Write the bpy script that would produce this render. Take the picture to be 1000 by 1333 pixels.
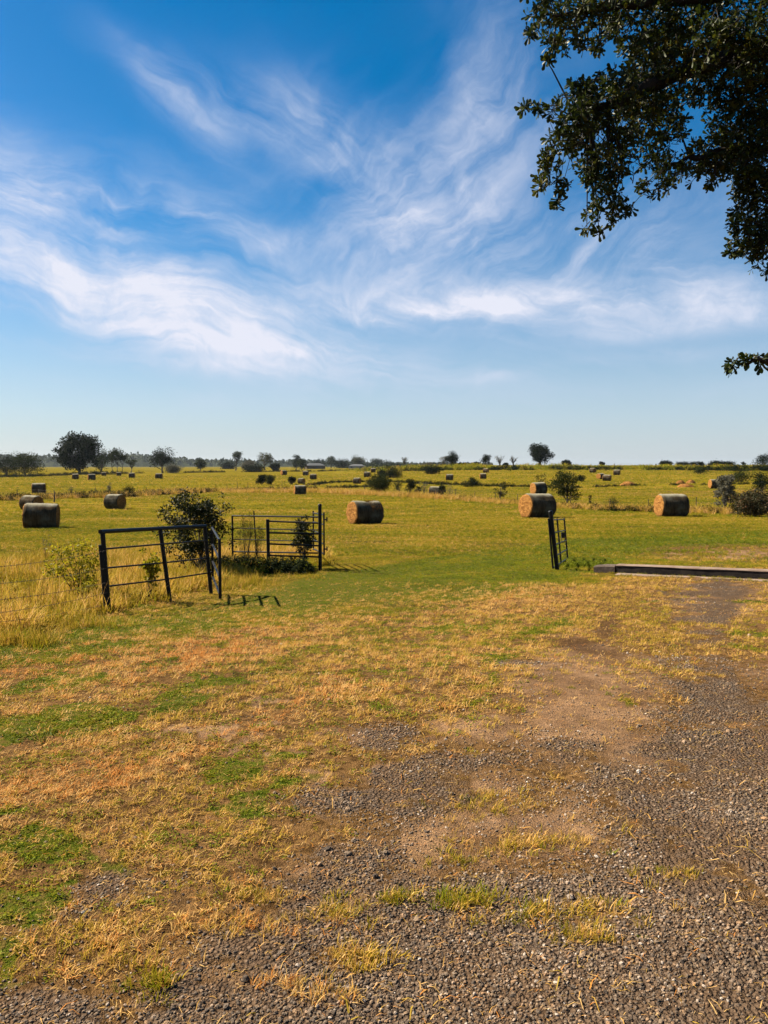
import bpy, math, random
import numpy as np
from mathutils import Vector

C = bpy.context.scene
COL = C.collection
rng = np.random.default_rng(7)
R = math.radians
for _o in list(bpy.data.objects):
    bpy.data.objects.remove(_o)

# ------------------------------------------------------------------ camera, sky, sun, exposure
EYE, PITCH, F = 1.65, R(3.41), 1000.0
cam = bpy.data.objects.new('camera', bpy.data.cameras.new('camera'))
COL.objects.link(cam)
cam.location = (0, 0, EYE)
cam.rotation_euler = (R(90) - PITCH, 0, 0)
cam.data.sensor_fit = 'VERTICAL'
cam.data.sensor_height = 36
cam.data.lens = 36 * F / 1333
cam.data.clip_start = .05
cam.data.clip_end = 20000
C.camera = cam

SUNV = Vector((-1.0, .36, 1.0)).normalized()
sun = bpy.data.objects.new('sun', bpy.data.lights.new('sun', 'SUN'))
COL.objects.link(sun)
sun.rotation_euler = SUNV.to_track_quat('Z', 'Y').to_euler()
sun.location = (-30, 5, 30)
sun.data.energy = 5.0
sun.data.angle = R(.5)
sun.data.color = (1, .89, .70)

C.view_settings.view_transform = 'Standard'
C.view_settings.look = 'None'
C.view_settings.gamma = 1
C.view_settings.exposure = 1.68
C.cycles.max_bounces = 5
C.cycles.diffuse_bounces = 2
C.cycles.glossy_bounces = 2
C.cycles.transmission_bounces = 3
C.cycles.volume_bounces = 0
C.cycles.transparent_max_bounces = 6
C.cycles.use_denoising = True


class N:
    """small node-writing helper"""
    def __init__(s, tree):
        s.t = tree
        s.n = tree.nodes
        s.n.clear()

    def link(s, a, inp):
        if hasattr(a, 'is_output') or isinstance(a, bpy.types.NodeSocket):
            s.t.links.new(a, inp)
        elif isinstance(a, (tuple, list)):
            v = list(a)
            try:
                if len(inp.default_value) == 4 and len(v) == 3:
                    v = v + [1]
            except TypeError:
                pass
            inp.default_value = v
        else:
            inp.default_value = a

    def node(s, typ, **kw):
        n = s.n.new(typ)
        ins = kw.pop('ins', {})
        for k, v in kw.items():
            setattr(n, k, v)
        for k, v in ins.items():
            s.link(v, n.inputs[k])
        return n

    def m(s, op, a, b=0.0, c=0.0, clamp=False):
        n = s.n.new('ShaderNodeMath')
        n.operation = op
        n.use_clamp = clamp
        s.link(a, n.inputs[0]); s.link(b, n.inputs[1]); s.link(c, n.inputs[2])
        return n.outputs[0]

    def noise(s, vec, scale, detail=4, rough=.55, out=0, dist=0):
        n = s.n.new('ShaderNodeTexNoise')
        s.link(vec, n.inputs['Vector']); s.link(scale, n.inputs['Scale'])
        n.inputs['Detail'].default_value = detail
        n.inputs['Roughness'].default_value = rough
        n.inputs['Distortion'].default_value = dist
        return n.outputs[out]

    def mix(s, f, a, b, blend='MIX'):
        n = s.n.new('ShaderNodeMix')
        n.data_type = 'RGBA'
        n.blend_type = blend
        s.link(f, n.inputs[0]); s.link(a, n.inputs[6]); s.link(b, n.inputs[7])
        return n.outputs[2]

    def rng_(s, v, a, b, c=0.0, d=1.0, smooth=True):
        n = s.n.new('ShaderNodeMapRange')
        if smooth:
            n.interpolation_type = 'SMOOTHSTEP'
        for i, q in enumerate((v, a, b, c, d)):
            s.link(q, n.inputs[i])
        return n.outputs[0]

    def vec(s, x, y, z):
        n = s.n.new('ShaderNodeCombineXYZ')
        s.link(x, n.inputs[0]); s.link(y, n.inputs[1]); s.link(z, n.inputs[2])
        return n.outputs[0]

    def ramp(s, f, stops):
        n = s.n.new('ShaderNodeValToRGB')
        s.link(f, n.inputs[0])
        e = n.color_ramp.elements
        while len(e) < len(stops):
            e.new(.5)
        for i, (p, c) in enumerate(stops):
            e[i].position = p
            e[i].color = (*c, 1)
        return n.outputs[0]

    def bump(s, h, strength=.5, dist=.02, normal=None):
        n = s.n.new('ShaderNodeBump')
        s.link(h, n.inputs['Height'])
        n.inputs['Strength'].default_value = strength
        n.inputs['Distance'].default_value = dist
        if normal is not None:
            s.link(normal, n.inputs['Normal'])
        return n.outputs[0]


# ---- sky
W = bpy.data.worlds.new('World')
C.world = W
W.use_nodes = True
w = N(W.node_tree)
sky = w.node('ShaderNodeTexSky', sky_type='NISHITA')
sky.sun_disc = False
sky.sun_elevation = math.asin(SUNV.z)
sky.sun_rotation = math.atan2(SUNV.x, SUNV.y)
sky.air_density = 1.0
sky.dust_density = .4
sky.ozone_density = 3.0
hs = w.node('ShaderNodeHueSaturation', ins={'Saturation': 1.5, 'Value': .72, 'Hue': .497, 'Color': sky.outputs[0]})
tc = w.node('ShaderNodeTexCoord')
sep = w.node('ShaderNodeSeparateXYZ', ins={0: tc.outputs['Generated']})
X, Y, Z = sep.outputs
az = w.m('ARCTAN2', X, Y)
hyp = w.m('SQRT', w.m('ADD', w.m('MULTIPLY', X, X), w.m('MULTIPLY', Y, Y)))
el = w.m('ARCTAN2', Z, hyp)
P0 = w.vec(az, el, 0.0)


def ae(px, py):
    a = math.atan((px - 500) / 1000)
    return a, math.atan((607 - py) / 1000 * math.cos(a))


def wvec(scale, off):
    return w.node('ShaderNodeVectorMath', operation='MULTIPLY_ADD', ins={0: P0, 1: (scale,) * 3, 2: off}).outputs[0]


wn = w.noise(wvec(1, (3.1, 1.7, 0)), 4.0, 3, .55, out=1)
warp = w.node('ShaderNodeVectorMath', operation='MULTIPLY_ADD', ins={0: w.node('ShaderNodeVectorMath', operation='SUBTRACT', ins={0: wn, 1: (.5, .5, .5)}).outputs[0], 1: (.06, .045, 0), 2: P0}).outputs[0]
def wsub(nz, amp, base):
    c_ = w.node('ShaderNodeVectorMath', operation='SUBTRACT', ins={0: nz, 1: (.5, .5, .5)}).outputs[0]
    return w.node('ShaderNodeVectorMath', operation='MULTIPLY_ADD', ins={0: c_, 1: amp, 2: base}).outputs[0]


warp2 = wsub(w.noise(wvec(1, (7.7, 2.2, 0)), 3.2, 2, .5, out=1), (.15, .12, 0), P0)
warp2 = wsub(w.noise(warp2, 9.0, 3, .55, out=1), (.075, .065, 0), warp2)
warp2 = wsub(w.noise(warp2, 34.0, 3, .6, out=1), (.018, .016, 0), warp2)


def streak(angle, sx, sy, seed, detail=5, rough=.5):
    mp = w.node('ShaderNodeMapping', ins={0: warp2})
    mp.inputs['Rotation'].default_value = (0, 0, -angle)
    m2 = w.node('ShaderNodeMapping', ins={0: mp.outputs[0]})
    m2.inputs['Scale'].default_value = (sx, sy, 1)
    m2.inputs['Location'].default_value = (seed, seed * .7, 0)
    m3 = w.node('ShaderNodeMapping', ins={0: m2.outputs[0]})
    m3.inputs['Scale'].default_value = (1.7, 5.0, 1)
    return w.m('ADD', w.m('MULTIPLY', w.noise(m2.outputs[0], 1.0, detail, rough), .74), w.m('MULTIPLY', w.noise(m3.outputs[0], 1.0, 6, .65), .26))


st_flat = streak(R(-8), 3.2, 11, 4.2)
st_rise = streak(R(38), 4.2, 9.5, 9.3)
st_fall = streak(R(-26), 4.0, 11, 1.3)
fine = w.noise(warp2, 22, 6, .65)


def blob(px, py, rx, ry, ang=0, amp=1.0):
    a, e = ae(px, py)
    s_ = w.node('ShaderNodeSeparateXYZ', ins={0: warp})
    dx = w.m('SUBTRACT', s_.outputs[0], a); dy = w.m('SUBTRACT', s_.outputs[1], e)
    c, sn = math.cos(R(ang)), math.sin(R(ang))
    u = w.m('MULTIPLY', w.m('ADD', w.m('MULTIPLY', dx, c), w.m('MULTIPLY', dy, sn)), 1000 / rx)
    v = w.m('MULTIPLY', w.m('SUBTRACT', w.m('MULTIPLY', dy, c), w.m('MULTIPLY', dx, sn)), 1000 / ry)
    r2 = w.m('ADD', w.m('MULTIPLY', u, u), w.m('MULTIPLY', v, v))
    return w.m('MULTIPLY', w.m('EXPONENT', w.m('MULTIPLY', r2, -1.0)), amp)


def addall(l):
    o = l[0]
    for q in l[1:]:
        o = w.m('ADD', o, q)
    return o


flat = addall([blob(90, 300, 270, 75, -10, 1.3), blob(70, 392, 330, 48, -6, 1.15), blob(180, 285, 130, 26, -8, .9), blob(380, 458, 240, 20, -5, 1.2), blob(680, 397, 300, 30, 0, 1.3),
               blob(520, 410, 130, 14, 2, .7), blob(850, 432, 190, 17, 4, .75), blob(270, 470, 150, 8, -3, .5), blob(380, 320, 80, 14, 18, .5),
               blob(900, 315, 90, 30, 10, .3), blob(500, 515, 700, 26, 0, .40), blob(250, 478, 220, 12, -4, .7), blob(760, 478, 200, 10, 3, .5), blob(930, 380, 110, 34, -6, .6)])
rise = addall([blob(590, 205, 140, 80, 60, .62), blob(520, 270, 150, 60, -40, .55), blob(620, 320, 200, 70, -20, .62), blob(780, 330, 170, 50, 20, .55),
               blob(730, 230, 130, 80, 40, .38), blob(630, 130, 60, 70, 10, .5), blob(470, 350, 130, 50, -30, .45)])
fall = addall([blob(345, 160, 130, 34, -14, .75), blob(215, 120, 70, 22, -35, .45), blob(280, 195, 60, 22, -40, .5), blob(450, 240, 110, 40, -50, .5), blob(70, 262, 170, 24, -20, .8)])


def dens(mask, st, lo=.34, hi=.72):
    return w.m('MULTIPLY', mask, w.rng_(st, lo, hi))


d = addall([dens(flat, st_flat), dens(rise, st_rise), dens(fall, st_fall)])
d = w.m('MULTIPLY', d, w.rng_(fine, .15, .7, .62, 1.12))
d = w.m('MULTIPLY', d, w.rng_(el, .0, .08, 0, 1))
dn = w.node('ShaderNodeMath', operation='MULTIPLY', use_clamp=True, ins={0: d, 1: .80}).outputs[0]
cloudcol = w.mix(dn, (3.7, 4.15, 5.2), (4.85, 5.0, 5.7))
# pale band of air low over the horizon
lowair = w.rng_(el, -.02, .32, .72, 0.0)
air = w.mix(lowair, hs.outputs[0], (3.25, 3.85, 4.65))
skyc = w.mix(dn, air, cloudcol)
bg = w.node('ShaderNodeBackground', ins={'Color': skyc, 'Strength': .052})
w.node('ShaderNodeOutputWorld', ins={0: bg.outputs[0]})

# ------------------------------------------------------------------ helpers: noise, terrain, projection

def _hash(ix, iy, seed):
    h = (ix.astype(np.int64) * 374761393 + iy.astype(np.int64) * 668265263 + seed * 1442695041) & 0xffffffff
    h = ((h ^ (h >> 13)) * 1274126177) & 0xffffffff
    h = h ^ (h >> 16)
    return (h & 0xffffff) / float(0xffffff)


def vnoise(x, y, s=1.0, seed=0, octv=1, gain=.5):
    x = np.asarray(x, float); y = np.asarray(y, float)
    tot = np.zeros(np.broadcast(x, y).shape); amp = 1; norm = 0
    for o in range(octv):
        xs, ys = x * s, y * s
        ix, iy = np.floor(xs), np.floor(ys)
        fx, fy = xs - ix, ys - iy
        fx = fx * fx * (3 - 2 * fx); fy = fy * fy * (3 - 2 * fy)
        a = _hash(ix, iy, seed + o); b = _hash(ix + 1, iy, seed + o)
        c = _hash(ix, iy + 1, seed + o); d_ = _hash(ix + 1, iy + 1, seed + o)
        tot = tot + amp * ((a * (1 - fx) + b * fx) * (1 - fy) + (c * (1 - fx) + d_ * fx) * fy)
        norm += amp; amp *= gain; s *= 2.03
    return tot / norm


def sst(v, a, b):
    t = np.clip((np.asarray(v, float) - a) / (b - a), 0, 1)
    return t * t * (3 - 2 * t)


_ky = np.array([-60, 0, 3, 6, 9, 12, 17.5, 22, 30, 45, 60, 80, 125, 215, 350, 600, 1000, 2500, 9000.])
_kz = np.array([.1, 0, -.02, -.12, -.34, -.58, -.80, -1.02, -1.36, -1.76, -2.15, -2.6, -2.75, -2.35, -2.15, -1.6, -1.2, -.8, -.8])
_u = np.linspace(math.log(1), math.log(9061 + 0), 1600)
_tab = np.interp(np.exp(_u) - 1 - 0, _ky, _kz)
_k = np.exp(-np.linspace(-2.5, 2.5, 61) ** 2); _k /= _k.sum()
_tab = np.convolve(np.pad(_tab, 30, mode='edge'), _k, mode='valid')


def H(x, y, fine_=True):
    x = np.asarray(x, float); y = np.asarray(y, float)
    yy = np.clip(y, 0, 9000)
    z = np.interp(np.log(yy + 1), _u, _tab)
    u = x / np.maximum(y, 30)
    side = sst(u, -.10, .12)
    hill = np.interp(y, [0, 130, 180, 240, 300, 360, 420, 520, 900, 3000], [0, 0, .35, 1.3, 2.5, 3.6, 4.15, 4.1, 1.5, 0])
    z = z + side * hill
    # low ground behind the pipe fence on the left
    z = z - .10 * np.exp(-((x + 7) / 3.5) ** 2 - ((y - 15) / 5) ** 2)
    big = sst(y, 30, 160)
    z = z + big * (vnoise(x, y, .012, 3, 3) - .5) * .7
    if fine_:
        near = 1 - sst(np.hypot(x, y), 25, 70)
        z = z + near * ((vnoise(x, y, .45, 11, 3) - .5) * .10 + (vnoise(x, y, 4.2, 13, 3) - .5) * .028)
        z = z + (1 - near) * (vnoise(x, y, .25, 12, 2) - .5) * .12
    return z


CP, SP = math.cos(PITCH), math.sin(PITCH)


def proj(x, y, z):
    dz = z - EYE
    fw = y * CP - dz * SP
    up = y * SP + dz * CP
    fw = np.where(np.abs(fw) < 1e-3, 1e-3, fw)
    return 500 + F * x / fw, 666.5 - F * up / fw


_T = np.exp(np.linspace(math.log(1.2), math.log(3500), 3000))


def at(px, py):
    """the point of the ground seen at a place of the survey photograph"""
    u = (px - 500) / F; v = (666.5 - py) / F
    dx, dy, dz = u, CP + v * SP, -SP + v * CP
    g = H(dx * _T, dy * _T, False)
    ray = EYE + dz * _T
    below = np.nonzero(ray <= g)[0]
    i = below[0] if len(below) else int(np.argmin((ray - g) / _T))
    t = _T[i]
    if len(below) and i > 0:
        a = ray[i - 1] - g[i - 1]; b = ray[i] - g[i]
        t = _T[i - 1] + (_T[i] - _T[i - 1]) * a / max(a - b, 1e-9)
    x, y = dx * t, dy * t
    return Vector((x, y, float(H(x, y))))


def over(base, px, py):
    """the point right above (same depth as) base seen at px, py"""
    u = (px - 500) / F; v = (666.5 - py) / F
    dy, dz = CP + v * SP, -SP + v * CP
    t = base.y / dy
    return Vector((u * t, base.y, EYE + dz * t))


# ------------------------------------------------------------------ helpers: meshes

class MB:
    def __init__(s):
        s.v = []; s.f = {}; s.n = 0; s.mi = {}

    def add(s, V, Fc, mi=0):
        V = np.asarray(V, float).reshape(-1, 3)
        Fc = np.asarray(Fc, int)
        s.v.append(V)
        s.f.setdefault((Fc.shape[1], mi), []).append(Fc + s.n)
        s.n += len(V)

    def quadloop(s, rings, closed=True, cap=True, mi=0):
        rings = np.asarray(rings, float)
        k, m = rings.shape[:2]
        base = s.n
        idx = np.arange(k * m).reshape(k, m)
        a = idx[:-1, :]; b = np.roll(idx, -1, 1)[:-1, :]
        c = np.roll(idx, -1, 1)[1:, :]; d_ = idx[1:, :]
        q = np.stack([a, b, c, d_], -1).reshape(-1, 4)
        s.add(rings.reshape(-1, 3), q, mi)
        if cap:
            for r, fl in ((0, True), (k - 1, False)):
                c0 = rings[r].mean(0)
                ids = np.arange(m)
                V = np.vstack([rings[r], c0])
                t = np.stack([ids, np.roll(ids, -1), np.full(m, m)], -1)
                if fl:
                    t = t[:, ::-1]
                s.add(V, t, mi)

    def tube(s, pts, rad, seg=8, cap=True, mi=0):
        pts = np.asarray(pts, float)
        rad = np.broadcast_to(np.asarray(rad, float), (len(pts),))
        tan = np.gradient(pts, axis=0)
        tan /= np.linalg.norm(tan, axis=1)[:, None] + 1e-9
        ref = np.array([0, 0, 1.]) if abs(tan[0][2]) < .9 else np.array([1., 0, 0])
        rings = []
        n1 = np.cross(tan[0], ref); n1 /= np.linalg.norm(n1)
        th = np.linspace(0, 2 * math.pi, seg, endpoint=False)
        for p, t, r in zip(pts, tan, rad):
            n1 = n1 - t * np.dot(n1, t); n1 /= np.linalg.norm(n1) + 1e-9
            n2 = np.cross(t, n1)
            rings.append(p + r * (np.cos(th)[:, None] * n1 + np.sin(th)[:, None] * n2))
        s.quadloop(rings, cap=cap, mi=mi)

    def box(s, c, d_, rz=0, bev=0, mi=0):
        hx, hy, hz = d_[0] / 2, d_[1] / 2, d_[2] / 2
        b = min(bev, hx * .9, hy * .9, hz * .9)
        def ring(ix, iy, z):
            return [(-ix, -iy + b if b else -iy, z), (-ix + b, -iy, z), (ix - b, -iy, z), (ix, -iy + b, z), (ix, iy - b, z), (ix - b, iy, z), (-ix + b, iy, z), (-ix, iy - b, z)]
        if b:
            rr = [ring(hx - b, hy - b, -hz), ring(hx, hy, -hz + b), ring(hx, hy, hz - b), ring(hx - b, hy - b, hz)]
        else:
            rr = [[(-hx, -hy, z), (hx, -hy, z), (hx, hy, z), (-hx, hy, z)] for z in (-hz, hz)]
        rr = np.array(rr)
        co, si = math.cos(rz), math.sin(rz)
        x = rr[..., 0] * co - rr[..., 1] * si + c[0]
        y = rr[..., 0] * si + rr[..., 1] * co + c[1]
        s.quadloop(np.stack([x, y, rr[..., 2] + c[2]], -1), mi=mi)

    def build(s, name, mats, parent=None, smooth=False, link=True):
        me = bpy.data.meshes.new(name)
        V = np.vstack(s.v)
        keys = list(s.f)
        loops, starts, tot, mis = [], [], [], []
        off = 0
        for (k, mi) in keys:
            Fc = np.vstack(s.f[(k, mi)])
            loops.append(Fc.reshape(-1))
            starts.append(off + np.arange(len(Fc)) * k)
            mis.append(np.full(len(Fc), mi))
            off += Fc.size
        loops = np.concatenate(loops); starts = np.concatenate(starts); mis = np.concatenate(mis)
        me.vertices.add(len(V)); me.vertices.foreach_set('co', V.astype(np.float32).ravel())
        me.loops.add(len(loops)); me.loops.foreach_set('vertex_index', loops.astype(np.int32))
        me.polygons.add(len(starts)); me.polygons.foreach_set('loop_start', starts.astype(np.int32))
        if not isinstance(mats, (list, tuple)):
            mats = [mats]
        for q in mats:
            me.materials.append(q)
        me.polygons.foreach_set('material_index', mis.astype(np.int32))
        me.polygons.foreach_set('use_smooth', np.full(len(starts), smooth))
        me.update(calc_edges=True)
        me.validate()
        o = bpy.data.objects.new(name, me)
        if link:
            COL.objects.link(o)
        if parent is not None:
            o.parent = parent
        return o


def tag(o, label=None, cat=None, group=None, kind=None):
    if label: o['label'] = label
    if cat: o['category'] = cat
    if group: o['group'] = group
    if kind: o['kind'] = kind
    return o


def empty(name, loc, rz=0, label=None, cat=None, group=None):
    o = bpy.data.objects.new(name, None)
    COL.objects.link(o)
    o.location = loc
    o.rotation_euler = (0, 0, rz)
    o.empty_display_size = .2
    return tag(o, label, cat, group)


def copy_tree(o, parent=None):
    c = o.copy()
    COL.objects.link(c)
    if parent is not None:
        c.parent = parent
    for ch in [q for q in COL.objects if q.parent == o]:
        copy_tree(ch, c)
    return c


# ------------------------------------------------------------------ materials

def newmat(name):
    m_ = bpy.data.materials.new(name)
    m_.use_nodes = True
    return m_, N(m_.node_tree)


def attr(n, name, typ='GEOMETRY', out='Fac'):
    a = n.node('ShaderNodeAttribute', attribute_name=name, attribute_type=typ)
    return a.outputs[out]


def objco(n):
    return n.node('ShaderNodeTexCoord').outputs['Object']


ALB = .58


def finish(m_, n, col, rough=.9, spec=.3, normal=None, trans=0, transcol=None, metal=0, alb=ALB):
    col = n.mix(1.0, col, (alb, alb, alb), 'MULTIPLY')
    transcol = col
    ins = {'Base Color': col, 'Roughness': rough, 'Specular IOR Level': spec, 'Metallic': metal}
    if normal is not None:
        ins['Normal'] = normal
    p = n.node('ShaderNodeBsdfPrincipled', ins=ins)
    sh = p.outputs[0]
    if trans:
        tr = n.node('ShaderNodeBsdfTranslucent', ins={'Color': transcol if transcol is not None else col})
        sh = n.node('ShaderNodeMixShader', ins={0: trans, 1: sh, 2: tr.outputs[0]}).outputs[0]
    n.node('ShaderNodeOutputMaterial', ins={0: sh})
    return m_


def leafmat(name, c1, c2, c3=None, rough=.5, spec=.4, trans=.3, tc_=None):
    """foliage: each leaf gets its own tone from its mesh island"""
    m_, n = newmat(name)
    g = n.node('ShaderNodeNewGeometry')
    ri = g.outputs['Random Per Island']
    nz = n.noise(objco(n), .9, 3)
    f = n.m('ADD', n.m('MULTIPLY', ri, .6), n.m('MULTIPLY', nz, .55))
    stops = [(.25, c1), (.75, c2)]
    if c3:
        stops.append((.97, c3))
    col = n.ramp(f, stops)
    return finish(m_, n, col, rough, spec, trans=trans, transcol=tc_ or n.mix(.0, col, col))


def plain(name, c1, c2, scale=8, rough=.85, spec=.3, bump=.3, bd=.01, metal=0, stretch=None):
    m_, n = newmat(name)
    co = objco(n)
    if stretch:
        mp = n.node('ShaderNodeMapping', ins={0: co})
        mp.inputs['Scale'].default_value = stretch
        co = mp.outputs[0]
    f = n.noise(co, scale, 6, .62)
    f2 = n.noise(co, scale * 7, 3, .6)
    col = n.mix(n.rng_(f, .3, .7), c1, c2)
    nr = n.bump(n.m('ADD', f, n.m('MULTIPLY', f2, .4)), bump, bd)
    return finish(m_, n, col, rough, spec, nr, metal=metal)


def tuftmat(name, stops, trans=.35, rough=.6):
    """grass blades; the instance attribute 'tint' picks the tone"""
    m_, n = newmat(name)
    t = attr(n, 'tint', 'INSTANCER')
    ri = n.node('ShaderNodeNewGeometry').outputs['Random Per Island']
    f = n.m('ADD', t, n.m('MULTIPLY', n.m('SUBTRACT', ri, .5), .24), clamp=True)
    col = n.ramp(f, stops)
    return finish(m_, n, col, rough, .04, trans=trans, alb=1.30)


# tone scale of grass: 0 fresh green .. .5 yellow-green .. .75 straw .. 1 rusty
GRASS = [(0.0, (.050, .064, .005)), (.22, (.135, .152, .007)), (.40, (.170, .126, .007)), (.58, (.29, .20, .024)), (.74, (.40, .22, .055)), (.86, (.48, .32, .125)), (1.0, (.38, .15, .030))]
M = {}
M['grass'] = tuftmat('grass_blades', GRASS)
M['clover'] = tuftmat('broad_leaves', GRASS, .3, .5)
M['bark'] = plain('bark', (.05, .04, .032), (.13, .11, .09), 5, .95, .2, .9, .03, stretch=(1, 1, .3))
M['limb'] = plain('oak_bark', (.022, .018, .015), (.07, .058, .048), 5, .95, .05, .9, .03, stretch=(1, 1, .3))
M['twig'] = plain('twig_bark', (.035, .03, .025), (.09, .075, .06), 9, .95, .2, .5, .01)
M['oakleaf'] = leafmat('oak_leaves_near', (.014, .028, .004), (.065, .085, .009), (.22, .17, .015), .5, .22, .28)
M['far_dark'] = leafmat('foliage_dark', (.005, .011, .002), (.016, .027, .004), None, .75, .05, .12)
M['far_mid'] = leafmat('foliage_mid', (.013, .025, .006), (.050, .062, .012), None, .75, .05, .2)
M['far_olive'] = leafmat('foliage_olive', (.035, .040, .009), (.10, .095, .02), None, .75, .05, .2)
M['far_pale'] = leafmat('foliage_grey', (.10, .105, .075), (.22, .20, .14), None, .75, .05, .2)
M['bushdark'] = leafmat('bush_leaves_dark', (.007, .014, .003), (.030, .040, .006), (.26, .20, .03), .5, .15, .2)
M['bushyellow'] = leafmat('bush_leaves_yellow', (.15, .16, .010), (.50, .42, .02), (.55, .40, .02), .5, .12, .5)
M['bushred'] = leafmat('bush_leaves_red', (.03, .035, .012), (.10, .075, .03), (.25, .10, .05), .6, .1, .2)
m_, n = newmat('black_paint')
co = objco(n)
a_ = n.noise(co, 9, 6, .7)
b_ = n.noise(co, 60, 4, .7)
col = n.mix(n.rng_(b_, .4, .7), (.010, .011, .013), (.022, .022, .024))
ru = n.rng_(n.m('ADD', n.m('MULTIPLY', a_, .75), n.m('MULTIPLY', b_, .3)), .60, .68)
col = n.mix(ru, col, (.10, .038, .016))
M['paint'] = finish(m_, n, col, n.m('ADD', .38, n.m('MULTIPLY', ru, .5)), .14, n.bump(n.m('ADD', a_, b_), .25, .004))
M['wood'] = plain('weathered_wood', (.07, .05, .035), (.17, .13, .09), 6, .95, .2, .6, .01, stretch=(1, 1, .2))
M['tin'] = plain('roof_metal', (.10, .105, .11), (.15, .155, .165), 3, .8, .1, .1, .01)
M['whitewall'] = plain('white_wall', (.30, .29, .28), (.40, .39, .37), 3, .8, .3, .1, .01)
M['darkhole'] = plain('dark_window', (.015, .015, .02), (.03, .03, .035), 3, .3, .5, .1, .01)
M['wire'] = plain('rusty_wire', (.06, .04, .03), (.14, .09, .06), 20, .8, .4, .1, .001)


def concrete():
    m_, n = newmat('old_concrete')
    co = objco(n)
    a = n.noise(co, 3.2, 7, .65); b = n.noise(co, 40, 4, .7); c = n.noise(co, .9, 3)
    col = n.mix(n.rng_(a, .35, .7), (.09, .065, .05), (.22, .165, .135))
    col = n.mix(n.rng_(c, .52, .72, 0, .7), col, (.10, .065, .045))
    col = n.mix(n.rng_(b, .55, .8, 0, .6), col, (.07, .06, .05))
    return finish(m_, n, col, .95, .2, n.bump(n.m('ADD', a, b), .6, .02))


M['concrete'] = concrete()


def stonemat():
    m_, n = newmat('pebbles')
    t = attr(n, 'tint', 'INSTANCER')
    co = objco(n)
    a = n.noise(co, 1.7, 4)
    col = n.ramp(t, [(0, (.028, .022, .018)), (.35, (.095, .072, .054)), (.6, (.175, .125, .082)), (.8, (.24, .140, .072)), (.93, (.30, .24, .19)), (1, (.40, .35, .30))])
    col = n.mix(n.m('MULTIPLY', a, .5), col, (.07, .052, .040))
    return finish(m_, n, col, .85, .10, n.bump(a, .4, .2), alb=1.22)


M['stone'] = stonemat()


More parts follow.
